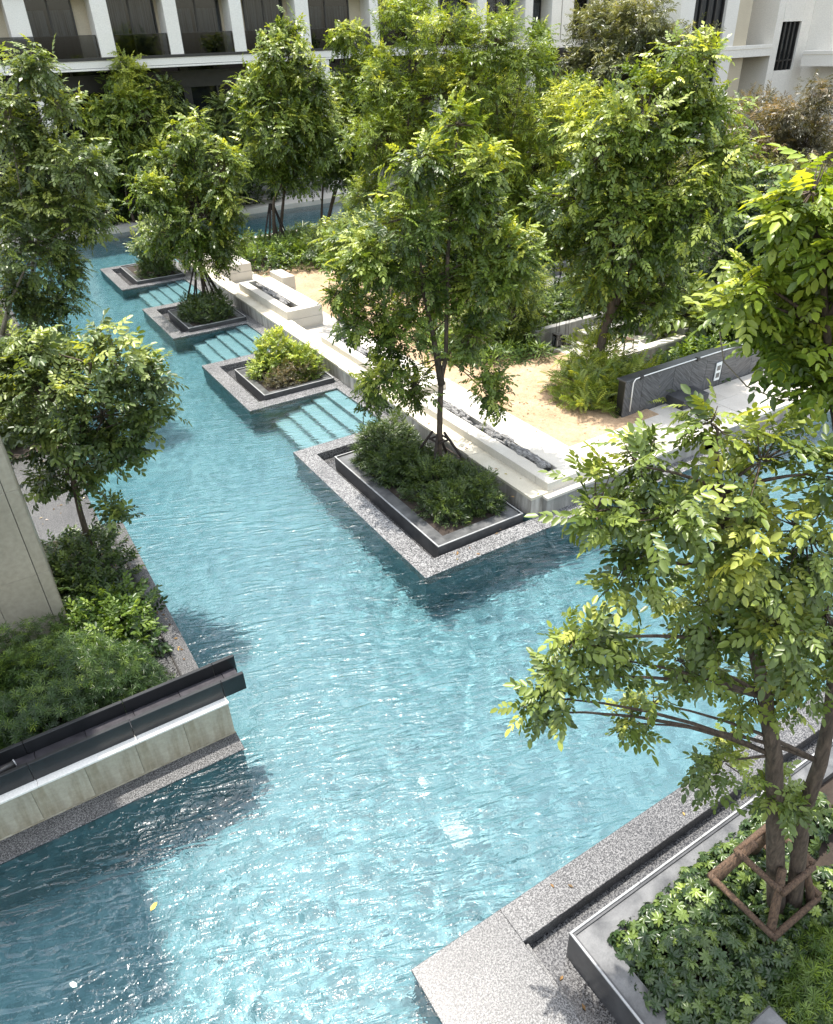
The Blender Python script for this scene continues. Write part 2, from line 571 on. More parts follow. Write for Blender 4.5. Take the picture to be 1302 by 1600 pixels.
def leaf_template(kind, size, fine, seed=0):
    """axis along +Y, upper face +Z"""
    r = random.Random(seed)
    V, F = [], []
    def add(vf):
        n = len(V)
        V.extend(vf[0])
        F.extend([tuple(i + n for i in q) for q in vf[1]])
    up = np.array([0, 0, 1.0])
    def lateral(base, ang, L, Wd, droop=0.15, roll=0.0):
        d = np.array([math.sin(ang), math.cos(ang), -droop])
        d /= np.linalg.norm(d)
        s = np.cross(d, up)
        s /= np.linalg.norm(s)
        u = np.cross(s, d)
        s2 = s * math.cos(roll) + u * math.sin(roll)
        u2 = np.cross(s2, d)
        add(lf(base, d, s2, u2, L, Wd, fine))
    if kind == 'pinnate':
        L = size
        npair = 4
        for i in range(npair):
            y = L * (0.24 + 0.17 * i)
            z = -0.22 * y * y / L
            q = 0.8 + 0.25 * math.sin(i * 1.1)
            for sg in (1, -1):
                lateral((0, y, z), sg * (1.05 - 0.12 * i + r.uniform(-.15, .15)), L * 0.34 * q, L * 0.17 * q, 0.25 + r.uniform(-.1, .2), r.uniform(-.3, .3))
        lateral((0, L * 0.9, -0.2 * L), r.uniform(-.2, .2), L * 0.38, L * 0.19, 0.4)
    elif kind == 'fine':
        n = 11
        for i in range(n):
            y = size * (0.05 + 0.9 * i / n)
            lateral((0, y, -0.1 * y), (1 if i % 2 else -1) * r.uniform(0.45, 1.0), size * 0.42, size * 0.085, r.uniform(-.1, .6), r.uniform(-.8, .8))
    elif kind == 'simple':
        n = 7
        for i in range(n):
            y = size * (0.08 + 0.13 * i)
            lateral((0, y, 0), (1 if i % 2 else -1) * r.uniform(0.6, 1.2), size * 0.42, size * 0.2, r.uniform(0, .5), r.uniform(-.5, .5))
        lateral((0, size * .95, 0), 0.1, size * 0.4, size * 0.2, 0.2)
    elif kind == 'whorl':
        for i in range(8):
            a = 2 * math.pi * i / 8 + r.uniform(-.15, .15)
            lateral((0, 0, 0), a, size * r.uniform(.85, 1.05), size * 0.4, 0.22 + r.uniform(-.1, .1), r.uniform(-.2, .2))
    elif kind == 'needle':
        for i in range(13):
            a = 2.4 * i
            lateral((0, 0, 0.01 * i * size), a, size * r.uniform(.7, 1.05), size * 0.1, r.uniform(-.75, .25), r.uniform(-.4, .4))
    elif kind == 'frond':
        n = 9
        for i in range(n):
            y = size * (0.1 + 0.095 * i)
            z = 0.35 * y - 0.55 * y * y / size
            ll = size * 0.22 * math.sin(0.5 + 2.3 * i / n)
            for sg in (1, -1):
                lateral((0, y, z), sg * 1.2, ll + 0.02, size * 0.075, 0.15)
        V2 = [(-.006, 0, 0), (.006, 0, 0), (.004, size * .5, 0.035 * size), (-.004, size * .5, .035 * size)]
        n0 = len(V)
        V.extend([np.array(p) for p in V2])
        F.append((n0, n0 + 1, n0 + 2, n0 + 3))
    elif kind == 'strap':
        for i in range(7):
            a = 2 * math.pi * i / 7 + r.uniform(-.3, .3)
            lateral((0, 0, 0), a, size * r.uniform(.7, 1.1), size * 0.1, r.uniform(-.9, .1))
    return np.array(V), np.array(F, dtype=np.int32)

def frames(D, U, roll=None):
    D = D / (np.linalg.norm(D, axis=1, keepdims=True) + 1e-9)
    X = np.cross(D, U)
    X /= (np.linalg.norm(X, axis=1, keepdims=True) + 1e-9)
    Z = np.cross(X, D)
    return X, D, Z

def scatter(kind, size, fine, P, D, U, scale, age_lit, nvar=4):
    P, D, U = map(np.asarray, (P, D, U))
    X, Y, Z = frames(D, U)
    n = len(P)
    Vs, Fs, Ts = [], [], []
    off = 0
    rnd = rng.random(n)
    for k in range(nvar):
        tv, tf = leaf_template(kind, size, fine, k)
        ids = np.arange(k, n, nvar)
        if len(ids) == 0:
            continue
        s = scale[ids][:, None, None]
        VV = P[ids][:, None, :] + s * (tv[None, :, 0:1] * X[ids][:, None, :] + tv[None, :, 1:2] * Y[ids][:, None, :] + tv[None, :, 2:3] * Z[ids][:, None, :])
        FF = tf[None] + (np.arange(len(ids)) * len(tv))[:, None, None] + off
        off += len(ids) * len(tv)
        T = np.stack([np.repeat(age_lit[ids], len(tv)), np.repeat(rnd[ids], len(tv))], 1)
        Vs.append(VV.reshape(-1, 3))
        Fs.append(FF.reshape(-1, tf.shape[1]))
        Ts.append(T)
    return np.concatenate(Vs), np.concatenate(Fs), np.concatenate(Ts)

def lump(Dr, seed, amp=0.22):
    r = np.random.default_rng(seed)
    v = np.zeros(len(Dr))
    for _ in range(5):
        k = r.normal(size=3) * 3.2
        v += np.sin(Dr @ k + r.uniform(0, 6.28))
    return 1 + amp * v / 2.2

def rand_dirs(n, r=None):
    d = (r or rng).normal(size=(n, 3))
    return d / np.linalg.norm(d, axis=1, keepdims=True)

def crown_leaves(blobs, seed, tips_per_m2, per_tip, shoot, young, tuft=9):
    r = np.random.default_rng(seed)
    PP, DD, UU, AA, BB, TT = [], [], [], [], [], []
    zmax = max(b[2] + b[3] for b in blobs)
    zmin = min(b[2] - b[3] for b in blobs)
    for bi, (x, y, z, rad) in enumerate(blobs):
        n = max(6, int(tips_per_m2 * 4 * math.pi * rad * rad))
        nt_ = max(5, int(round(n / tuft)))
        td = rand_dirs(nt_, r)
        td[:, 2] += 0.2
        td /= np.linalg.norm(td, axis=1, keepdims=True)
        trad = r.uniform(0.55, 1.22, nt_)
        tuft_lit = 0.2 * r.normal(size=nt_)
        ti = r.integers(0, nt_, n)
        spread = 1.25 / math.sqrt(nt_)
        d = td[ti] + spread * 0.8 * r.normal(size=(n, 3))
        d /= np.linalg.norm(d, axis=1, keepdims=True)
        loose = r.random(n) < 0.18
        d[loose] = rand_dirs(int(loose.sum()), r)
        rr = rad * trad[ti] * (1 - 0.4 * r.random(n) ** 1.6)
        tip = np.array([x, y, z]) + d * rr[:, None] * np.array([1.05, 1.05, 0.95])
        TT.append((np.array([x, y, z]), tip))
        sh = d + 0.45 * np.array([0, 0, 1]) + 0.35 * r.normal(size=(n, 3))
        sh /= np.linalg.norm(sh, axis=1, keepdims=True)
        tip_age_lit = np.clip(0.16 + tuft_lit[ti] + 0.5 * (d[:, 2] * 0.5 + 0.15) * (rr / rad) + 0.22 * (tip[:, 2] - zmin) / (zmax - zmin) + young + 0.14 * r.normal(size=n), 0, 1)  # new growth is paler; tufts and tops also lightened for light-dark clumps
        for k in range(per_tip):
            a = r.uniform(0, 2 * math.pi, n)
            perp = np.cross(sh, rand_dirs(n, r))
            perp /= np.linalg.norm(perp, axis=1, keepdims=True)
            f = (k + 0.5) / per_tip
            ld_ = sh * (0.15 + 0.7 * f) + perp * (1.05 - 0.5 * f) - np.array([0, 0, 0.22])
            PP.append(tip - sh * (shoot * (1 - f))[..., None] if hasattr(shoot, '__len__') else tip - sh * shoot * (1 - f))
            DD.append(ld_)
            UU.append(np.array([0, 0, 1.0]) * 0.9 + sh * 0.5 + 0.25 * r.normal(size=(n, 3)))
            AA.append(np.clip(tip_age_lit + 0.12 * (f - 0.6), 0, 1))
    return np.concatenate(PP), np.concatenate(DD), np.concatenate(UU), np.concatenate(AA), TT

def curve_pts(a, b, n, bend):
    a, b = np.array(a, float), np.array(b, float)
    out = []
    mid = (a + b) / 2 + np.array(bend)
    for i in range(n + 1):
        q = i / n
        out.append((1 - q) ** 2 * a + 2 * q * (1 - q) * mid + q * q * b)
    return out

def tree(name, label, base, blobs, kind, size, lmat, bmat='bark', tips=8, per=3, shoot=0.25, young=0.0, tr=0.09, fork=0.45, stems=1, seed=1, fine=False, indiv=0, twigs=True, group=None, cat='tree', trunk_paths=None, sunken=0.05, tuft=9, grow=1.0):
    base = np.array(base, float)
    t_ = thing(name, label, cat, tuple(base), group)
    blobs = [(x, y, z, r_ * grow) for x, y, z, r_ in blobs]
    B = np.array(blobs)
    cen = (B[:, :3] * B[:, 3:4] ** 2).sum(0) / (B[:, 3] ** 2).sum()
    top = B[B[:, 2].argmax(), :3]
    r = random.Random(seed)
    mb = MB()
    forks = []
    if trunk_paths:
        stems = len(trunk_paths)
    for s in range(stems):
        if trunk_paths:
            path = [np.array(p, float) for p in trunk_paths[s]]
            if path[0][2] < base[2] + .5:
                path = [path[0] * np.array([1, 1, 0]) + np.array([0, 0, base[2] - sunken])] + path
            k = len(path)
            mb.tube(path, [tr * (1.15 - 0.6 * i / (k - 1)) * (0.85 if s else 1) * (1.2 if i == 0 else 1) for i in range(k)], 12)
            fk = path[-1]
            near = B[np.argmin(np.linalg.norm(B[:, :3] - fk - np.array([0, 0, .8]), axis=1)), :3]
            tp = top if s == 0 else near
            ld2 = [p for p in path if p[2] > base[2] + (fk[2] - base[2]) * 0.55] + curve_pts(fk, fk + (tp - fk) * 0.9, 5, (r.uniform(-.1, .1), r.uniform(-.1, .1), 0.05))[1:]
            kk = len(ld2)
            i0 = ld2.index(fk) if False else max(i for i in range(kk) if np.allclose(ld2[i], fk))
            mb.tube(ld2[i0:], [tr * 0.56 * (1 - 0.8 * i / max(1, kk - i0)) * (0.85 if s else 1) for i in range(kk - i0)], 8)
            forks.append((fk, ld2))
            continue
        a = 2 * math.pi * s / max(1, stems) + 0.7
        off = np.array([math.cos(a), math.sin(a), 0]) * (0.0 if stems == 1 else tr * 1.6)
        zf = base[2] + (cen[2] - base[2]) * fork
        fk = np.array([base[0] + (cen[0] - base[0]) * fork * 0.8, base[1] + (cen[1] - base[1]) * fork * 0.8, zf]) + off * 3.0
        path = curve_pts(base + off - np.array([0, 0, sunken]), fk, 6, (r.uniform(-.06, .06), r.uniform(-.06, .06), 0))
        k = len(path)
        mb.tube(path, [tr * (1.25 - 0.45 * i / (k - 1)) / (stems ** 0.5) * (1.25 if i == 0 else 1) for i in range(k)], 10)
        tp = top if s == 0 else B[r.randrange(len(B)), :3]
        ld2 = curve_pts(fk, fk + (tp - fk) * 0.92, 6, (r.uniform(-.2, .2), r.uniform(-.2, .2), 0.1))
        mb.tube(ld2, [tr * 0.75 * (1 - 0.8 * i / 6) / (stems ** 0.5) for i in range(7)], 8)
        forks.append((fk, ld2))
    mb.obj('trunk', M[bmat], t_, True)
    lb = MB()
    for i, (x, y, z, rad) in enumerate(blobs):
        c_ = np.array([x, y, z])
        pool_ = sum([f_[1] for f_ in forks], []) if trunk_paths else forks[i % stems][1]
        cand = [p for p in pool_ if p[2] < z - 0.15] or [pool_[0]]
        st = min(cand, key=lambda p: r.uniform(0, .5) * np.linalg.norm(p - c_) + np.linalg.norm(p - c_) + 0.6 * abs(p[2] - (z - 0.5 * np.linalg.norm((p - c_)[:2]))))
        pth = curve_pts(st, c_, 5, (r.uniform(-.1, .1), r.uniform(-.1, .1), 0.12 * np.linalg.norm(c_ - st)))
        r0 = min(tr * 0.26, 0.014 + 0.016 * rad + 0.006 * np.linalg.norm(c_ - st))
        lb.tube(pth, [r0 * (1 - 0.75 * q / 5) for q in range(6)], 6)
    P, D, U, A, T = crown_leaves(blobs, seed, tips, per, shoot, young, tuft)
    if twigs:
        for cc, tp in T:
            for j in range(0, len(tp), 2 if twigs == 1 else 1):
                lb.tube([cc + (tp[j] - cc) * 0.1, cc + (tp[j] - cc) * 0.6 + np.array([0, 0, -.02]), tp[j]], [0.009, 0.006, 0.003], 3, False)
    lb.obj('branches', M[bmat], t_, True)
    n = len(P)
    scale = rng.uniform(0.55, 1.25, n)
    if indiv:
        # the leaves that show largest are leaves of their own
        q = np.linalg.norm(P - CAMP, axis=1)
        cosv = ((P - cen) * (CAMP - cen)).sum(1)
        ordr = np.argsort(q - 0.5 * cosv / (np.abs(cosv).max()))[:n // 2]
        pick = np.random.default_rng(seed).permutation(ordr)[:indiv]
        X, Y, Z = frames(D[pick], U[pick])
        meshes = []
        for k in range(10):
            tv, tf = leaf_template(kind, size, fine, 50 + k % 5)
            tint = np.stack([np.full(len(tv), 0.12 + 0.085 * k), np.full(len(tv), (k * 0.37) % 1)], 1)
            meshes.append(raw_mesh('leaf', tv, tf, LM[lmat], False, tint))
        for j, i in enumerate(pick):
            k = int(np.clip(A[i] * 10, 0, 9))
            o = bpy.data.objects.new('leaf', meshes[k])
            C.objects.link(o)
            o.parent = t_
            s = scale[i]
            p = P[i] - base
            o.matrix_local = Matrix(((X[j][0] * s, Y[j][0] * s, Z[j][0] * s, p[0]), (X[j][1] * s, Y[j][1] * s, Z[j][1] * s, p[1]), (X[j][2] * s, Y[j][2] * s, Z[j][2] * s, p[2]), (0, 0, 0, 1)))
        keep = np.ones(n, bool)
        keep[pick] = False
        P, D, U, A, scale = P[keep], D[keep], U[keep], A[keep], scale[keep]
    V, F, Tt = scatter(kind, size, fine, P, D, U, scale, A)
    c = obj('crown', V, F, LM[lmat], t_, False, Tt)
    c['kind'] = 'stuff'
    return t_

def shrub(name, label, cat, lumps, kind, size, lmat, n, seed=1, young=0.0, fine=False, group=None, stems=True, indiv=0, power=2.0, piece='leaf'):
    """lumps: (x, y, z0, rx, ry, rz) half-ellipsoids standing on z0"""
    r = np.random.default_rng(seed)
    L = np.array(lumps, float)
    base = np.array([L[:, 0].mean(), L[:, 1].mean(), L[:, 2].min()])
    t_ = thing(name, label, cat, tuple(base), group)
    area = L[:, 3] * L[:, 4] + (L[:, 3] + L[:, 4]) * L[:, 5]
    cnt = np.maximum(4, (n * area / area.sum()).astype(int))
    PP, DD = [], []
    sb = MB()
    for i, (x, y, z0, rx, ry, rz) in enumerate(L):
        d = rand_dirs(cnt[i], r)
        d[:, 2] = np.abs(d[:, 2]) * 1.0 + 0.02
        d /= np.linalg.norm(d, axis=1, keepdims=True)
        if power != 2.0:
            d = d / ((np.abs(d) ** power).sum(1, keepdims=True) ** (1 / power))
        rr = lump(d, seed * 17 + i, 0.16) * (1 - 0.4 * r.random(cnt[i]) ** 2)
        PP.append(np.array([x, y, z0]) + d * rr[:, None] * np.array([rx, ry, rz]))
        nn = d / np.array([rx, ry, rz])
        DD.append(nn / np.linalg.norm(nn, axis=1, keepdims=True))
        if stems:
            for k in range(9):
                q = PP[-1][r.integers(len(PP[-1]))]
                b0 = np.array([x + r.uniform(-.3, .3) * rx, y + r.uniform(-.3, .3) * ry, z0 - 0.02])
                sb.tube([b0, (b0 + q) / 2 + np.array([0, 0, .05]), q], [0.012, 0.008, 0.004], 4, False)
    P, Nn = np.concatenate(PP), np.concatenate(DD)
    if stems:
        sb.obj('stems', M['bark'], t_, True)
    n2 = len(P)
    sh = Nn + np.array([0, 0, 0.5]) + 0.35 * r.normal(size=(n2, 3))
    age_lit = np.clip(0.3 + 0.3 * Nn[:, 2] + young + 0.2 * r.normal(size=n2), 0, 1)  # paler new growth on top, with lit tops put into the colour
    if kind in ('whorl', 'needle', 'strap'):
        D = np.cross(sh, rand_dirs(n2, r))
        U = sh
    else:
        D = sh * 0.7 + 0.7 * r.normal(size=(n2, 3)) * np.array([1, 1, .5])
        U = Nn * 0.6 + np.array([0, 0, .8])
    sc = r.uniform(.75, 1.2, n2)
    if indiv:
        q = np.linalg.norm(P - CAMP, axis=1) - 0.6 * Nn[:, 2]
        pick = np.argsort(q)[:min(indiv * 2, n2)]
        pick = r.permutation(pick)[:indiv]
        X, Y, Z = frames(D[pick], U[pick])
        meshes = []
        for k in range(8):
            tv, tf = leaf_template(kind, size, fine, 50 + k % 4)
            meshes.append(raw_mesh(piece, tv, tf, LM[lmat], False, np.stack([np.full(len(tv), 0.08 + 0.11 * k), np.full(len(tv), (k * 0.37) % 1)], 1)))
        for j, i in enumerate(pick):
            o = bpy.data.objects.new(piece, meshes[int(np.clip(age_lit[i] * 8, 0, 7))])
            C.objects.link(o)
            o.parent = t_
            s = sc[i]
            p = P[i] - base
            o.matrix_local = Matrix(((X[j][0] * s, Y[j][0] * s, Z[j][0] * s, p[0]), (X[j][1] * s, Y[j][1] * s, Z[j][1] * s, p[1]), (X[j][2] * s, Y[j][2] * s, Z[j][2] * s, p[2]), (0, 0, 0, 1)))
        keep = np.ones(n2, bool)
        keep[pick] = False
        P, D, U, age_lit, sc = P[keep], D[keep], U[keep], age_lit[keep], sc[keep]
    V, F, Tt = scatter(kind, size, fine, P, D, U, sc, age_lit)
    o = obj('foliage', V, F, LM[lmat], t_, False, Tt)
    o['kind'] = 'stuff'
    return t_

# ------------------------------------------------------------------ the pool and the ground
DEPTH = -1.55
def ground_sheet(name, x0, x1, y0, y1, z, material):
    return struct(obj(name, [(x0, y0, z), (x1, y0, z), (x1, y1, z), (x0, y1, z)], [(0, 1, 2, 3)], material, at=((x0 + x1) / 2, (y0 + y1) / 2, z)))
ground_sheet('ground', -1500, 1500, -1500, 1500, -2.0, M['soil'])
pool_floor = ground_sheet('pool_floor', -16, 62, -6, 49, DEPTH, M['mosaic'])

ISL = [  # front y, back y
    (9.87, 16.4), (19.55, 24.05), (27.42, 31.95), (35.55, 40.2)]
WX = 9.1        # left face of the long seat wall
solids = [(5.99, WX, a, b) for a, b in ISL]
solids += [(8.86, WX, 9.87, 40.9), (WX, 62, 9.87, 40.9), (-16, 1.39, 8.9, 15.6), (-16, 1.44, 7.88, 8.9), (-16, 0.95, 15.6, 20.2), (-16, 1.39, 20.2, 48.5), (1.92, 62, -6, 3.8)]
def cuts(lo, hi, marks, bands):
    out = []
    pts = sorted(set([lo, hi] + [p for p in marks if lo <= p <= hi] + [b_[0] for b_ in bands if lo < b_[0] < hi] + [b_[1] for b_ in bands if lo < b_[1] < hi]))
    for p, q in zip(pts[:-1], pts[1:]):
        mid = (p + q) / 2
        st = min([b_[2] for b_ in bands if b_[0] <= mid <= b_[1]] or [1.5])
        n = max(1, int(round((q - p) / st)))
        out += [p + (q - p) * i / n for i in range(n)]
    return np.array(out + [hi])
xs = cuts(-16, 62, [p for s_ in solids for p in s_[:2]], [(-3, 11, .055), (11, 20, .15)])
ys = cuts(-6, 48.5, [p for s_ in solids for p in s_[2:]], [(2, 13, .055), (13, 22, .09), (22, 48, .25)])
GX, GY = np.meshgrid(xs, ys, indexing='ij')
wr = np.random.default_rng(5)
HZ = np.zeros_like(GX)
for k in range(60):
    lam = 0.2 * (2.6 ** wr.random())
    th = math.atan2(.94, .33) + wr.normal() * (0.45 if k % 3 else 1.5)
    amp = 0.0009 * lam / .3
    ph = wr.uniform(0, 6.283)
    HZ += amp * np.sin(2 * math.pi / lam * (GX * math.cos(th) + GY * math.sin(th)) + ph + 0.8 * np.sin(GX * wr.uniform(.2, .7) + GY * wr.uniform(.2, .7) + ph))
calm = 0.55 + 0.45 * np.sin(GX * .55 + 1.0) * np.sin(GY * .4 + .5)
HZ = np.clip(HZ * calm * (1 - .65 * np.clip((GY - 13) / 8, 0, 1)), -.011, .011)
cxs, cys = (xs[:-1] + xs[1:]) / 2, (ys[:-1] + ys[1:]) / 2
CX, CY = np.meshgrid(cxs, cys, indexing='ij')
free = np.ones(CX.shape, bool)
for a_, b_, c_, d_ in solids:
    free &= ~((CX > a_) & (CX < b_) & (CY > c_) & (CY < d_))
ny_ = len(ys)
ii, jj = np.nonzero(free)
q0 = ii * ny_ + jj
wf = np.stack([q0, q0 + ny_, q0 + ny_ + 1, q0 + 1], 1)
used, inv = np.unique(wf, return_inverse=True)
wf = inv.reshape(wf.shape).astype(np.int32)
wv = np.stack([GX.ravel()[used], GY.ravel()[used], HZ.ravel()[used]], 1)
water = struct(obj('water', wv, wf, M['water'], None, True, None, (0, 0, 0)))
try:
    ld.cycles.is_caustics_light = True
    water.cycles.is_caustics_caster = True
    pool_floor.cycles.is_caustics_receiver = True
except Exception as e:
    print('caustics', e)
def receiver(o):
    try:
        o.cycles.is_caustics_receiver = True
    except Exception:
        pass
    return o

RIM = 0.016
# retaining walls of the basin (tiled, below the water) and granite rims
def basin(name, x0, x1, y0, y1, z1=-0.02, material=None):
    return receiver(struct(bx(name, material or M['mosaic'], None, x0, x1, y0, y1, DEPTH - 0.02, z1)))
basin('terrace_basin_wall', WX, 62, 9.89, 40.9)
basin('west_basin_wall', -16, 1.37, 8.91, 15.58)
basin('west_basin_wall', -16, 0.93, 15.6, 20.2)
basin('west_basin_wall', -16, 1.37, 20.22, 48.5)
basin('planter_basin_wall', -16, 1.42, 7.9, 8.9)
basin('far_basin_wall', -16, 62, 48.52, 49.4)
basin('near_basin_wall', 1.94, 62, -6, 3.78, -.242)

# north rim of granite along the terrace
struct(bx('granite_rim', M['granite_pale'], None, WX + 0.002, 62, 9.87, 10.3, -0.03, RIM, 0.006))
struct(bx('granite_rim', M['granite_pale'], None, 9.102, 9.6, 10.302, 37.5, -0.03, RIM - .003))
struct(bx('granite_rim', M['granite_pale'], None, 9.102, 9.6, 37.502, 40.4, -0.03, RIM - .003))
# terrace body
struct(bx('garden_terrace', M['soil'], None, WX + 0.5, 62, 10.6, 22.9, -0.02, 0.40))
struct(bx('garden_terrace', M['soil'], None, WX + 0.6, 62, 22.902, 40.88, -0.3, 0.0))
struct(bx('terrace_far_coping', M['limestone'], None, WX + 0.1, 62, 40.5, 40.92, 0.002, 0.26, 0.01))
struct(bx('gravel_path', M['gravel'], None, 9.5, 14.62, 10.62, 22.95, 0.38, 0.452))
struct(bx('gravel_path', M['gravel'], None, 9.9, 19.0, 22.96, 34.5, -.1, 0.03))
struct(bx('gravel_path', M['gravel'], None, 14.622, 19.0, 12.6, 22.95, 0.38, 0.452))

# islands
def island(i, y0, y1, label, boxx, boxy, pos):
    x0 = 5.99
    t_ = thing('planter_island', label, 'planter', (7.4, (y0 + y1) / 2, 0), 'stepped planter islands along the pool')
    base = bx('basin_wall', M['mosaic'], t_, x0 + .02, 9.12, y0 + .02, y1 - .02, DEPTH - .02, -0.262)
    receiver(base)
    w = 0.47
    mb = MB()
    mb.box(x0, 9.1, y0, y0 + w, -0.26, RIM, .008)
    mb.box(x0, 9.1, y1 - w, y1, -0.26, RIM, .008)
    mb.box(x0, x0 + w, y0 + w - .001, y1 - w + .001, -0.26, RIM - .001, .006)
    mb.obj('granite_rim', M['granite_pale'], t_)
    bx('gutter', M['granite_wet_shaded'], t_, x0 + w, 9.09, y0 + w, y1 - w, -0.26, -0.2)
    bx0, bx1 = boxx
    by0, by1 = boxy
    mb = MB()
    e = 0.03
    pb = MB()
    pb.box(bx0, bx1, by0, by0 + e, -0.2, 0.165).box(bx0, bx1, by1 - e, by1, -0.2, 0.165).box(bx0, bx0 + e, by0 + e, by1 - e, -0.2, 0.165).box(bx1 - e, bx1, by0 + e, by1 - e, -0.2, 0.165)
    box = pb.obj('planter_box', M['box_side'], t_)
    tb = MB()
    h = 0.165
    tb.box(bx0 - .004, bx1 + .004, by0 - .004, by0 + e, h, h + .016, .003).box(bx0 - .004, bx1 + .004, by1 - e, by1 + .004, h, h + .016, .003).box(bx0 - .004, bx0 + e, by0 + e, by1 - e, h, h + .0155, .003).box(bx1 - e, bx1 + .004, by0 + e, by1 - e, h, h + .0155, .003)
    tb.obj('trim', M['trim'], box)
    s = 0.3 if i == 0 else 0.22
    sb = MB()
    a, b, c_, d = bx0 + e, bx1 - e, by0 + e, by1 - e
    sb.box(a, b, c_, c_ + s, .05, .14).box(a, b, d - s, d, .05, .14).box(a, a + s, c_ + s, d - s, .05, .139).box(b - s, b, c_ + s, d - s, .05, .139)
    sb.obj('inner_shelf', M['box_top'], t_)
    bx('soil', M['soil'], t_, a + s, b - s, c_ + s, d - s, .0, .12)
    return t_
island(0, 9.87, 16.4, 'largest nearest granite edged planter island with a tall staked tree', (6.66, 8.9), (10.43, 15.25), 0)
island(1, 19.55, 24.05, 'granite edged planter island holding a lime green bush without a tree', (6.66, 9.0), (20.0, 22.6), 1)
island(2, 27.42, 31.95, 'granite edged planter island with a round clipped shrub under a staked tree', (6.7, 9.0), (27.72, 30.5), 2)
island(3, 35.55, 40.2, 'farthest granite edged planter island with a light green small tree', (6.8, 9.0), (35.9, 39.4), 3)
# rim joining the islands to the wall, and the steps that lead down into the pool
bays = [(16.4, 19.55), (24.05, 27.42), (31.95, 35.55)]
names = ['pool steps nearest the camera between the two largest planter islands', 'middle pool steps between the bush island and the round shrub island', 'farthest pool steps between the two smallest planter islands']
for (a, b), lab in zip(bays, names):
    st = thing('pool_steps', lab, 'steps', (8.0, (a + b) / 2, DEPTH), 'underwater steps between the planter islands')
    bx('landing', M['granite_pale'], st, 8.86, WX + .02, a - .0, b + .0, DEPTH, RIM - .002)
    for k, xa in enumerate((8.4, 7.98, 7.54, 7.08, 6.62)):
        xb = (8.86, 8.4, 7.98, 7.54, 7.08)[k]
        receiver(bx('step', M['mosaic_pale'], st, xa, xb, a + .002, b - .002, DEPTH, -0.12 - 0.23 * k, .01))
        bx('nosing', M['box_side'], st, xa - .004, xa + .022, a + .004, b - .004, -0.135 - 0.23 * k, -0.116 - 0.23 * k)

# ------------------------------------------------------------------ long seat wall, benches, deck
def wall_x(y):
    return WX + 0.012 * (y - 10.4)
sw = thing('seat_wall', 'long pale stone seat wall beside the planter islands', 'wall', (9.3, 25, 0))
y = 10.45
first = True
while y < 36.5:
    L = 1.6
    x = wall_x(y + L / 2)
    bx('cladding_panel', M['cladding'], sw, x, x + .1, y + .004, y + L - .004, -0.1, .43, .004)
    y += L
bx('wall_core', M['concrete'], sw, 9.5, 9.66, 10.5, 36.8, -0.1, .425)
bx('cladding_panel', M['cladding'], sw, 9.105, 9.5, 10.42, 10.452, -0.1, .43, .004)
y = 10.415
while y < 36.5:
    L = 2.4
    x = wall_x(y + L / 2)
    bx('coping_slab', M['ledge'], sw, x - .015, 9.72 + .012 * (y - 10), y + .002, y + L - .002, .432, .5, .006)
    y += L

def bench(label, x0, x1, y0, y1, z0, z1, slot, joint=None, nblock=2, endw=0.42):
    t_ = thing('stone_bench', label, 'bench', ((x0 + x1) / 2, (y0 + y1) / 2, z0), 'pale stone benches along the seat wall')
    sx0, sx1 = slot
    ms = (z0 + joint) if joint else None
    def blk(a, b, c_, d):
        if ms:
            bx('stone_block', M['limestone'], t_, a + .02, b - .02, c_ + .02, d - .02, z0, z0 + .12)
            bx('stone_block', M['limestone'], t_, a, b, c_, d, z0 + .12, ms - .006, .008)
            bx('stone_block', M['limestone'], t_, a, b, c_, d, ms + .006, z1, .01)
        else:
            bx('stone_block', M['limestone'], t_, a, b, c_, d, z0, z1, .012)
    n = nblock
    L = (y1 - y0 - endw) / n
    blk(x0, x1, y0, y0 + endw - .004)
    for k in range(n):
        ya = y0 + endw + k * L
        blk(x0, sx0, ya + .003, ya + L - .003)
        blk(sx1, x1, ya + .003, ya + L - .003)
    bx('slot_floor', M['dark_stone'], t_, sx0 + .002, sx1 - .002, y0 + endw, y1 - .1, z0, z0 + 0.12)
    blk(sx0 + .003, sx1 - .003, y1 - .15, y1 - .004)
    return t_
bench('nearest low stone bench with a long driftwood slot', 9.58, 10.92, 10.45, 15.9, .455, .70, (9.93, 10.22), None, 2)
bench('low stone bench behind the nearest tree with grey driftwood', 9.75, 11.0, 16.6, 22.4, .455, .70, (10.08, 10.4), None, 2)
bench('tall two course stone bench beyond the bush island', 9.75, 11.2, 25.3, 30.3, .036, .80, (10.1, 10.45), .42, 2)
bench('farthest tall stone bench near the hedge bed', 10.0, 11.4, 33.2, 37.2, .036, .80, (10.4, 10.75), .42, 2)
sb = thing('stone_plinth', 'raised pale stone plinth block at the back of the tall bench', 'plinth', (11.2, 29.6, .03))
bx('stone_block', M['limestone'], sb, 11.21, 11.75, 29.0, 30.4, .036, .55, .01)
bx('stone_block', M['limestone'], sb, 11.21, 11.75, 29.0, 30.4, .56, 1.02, .01)

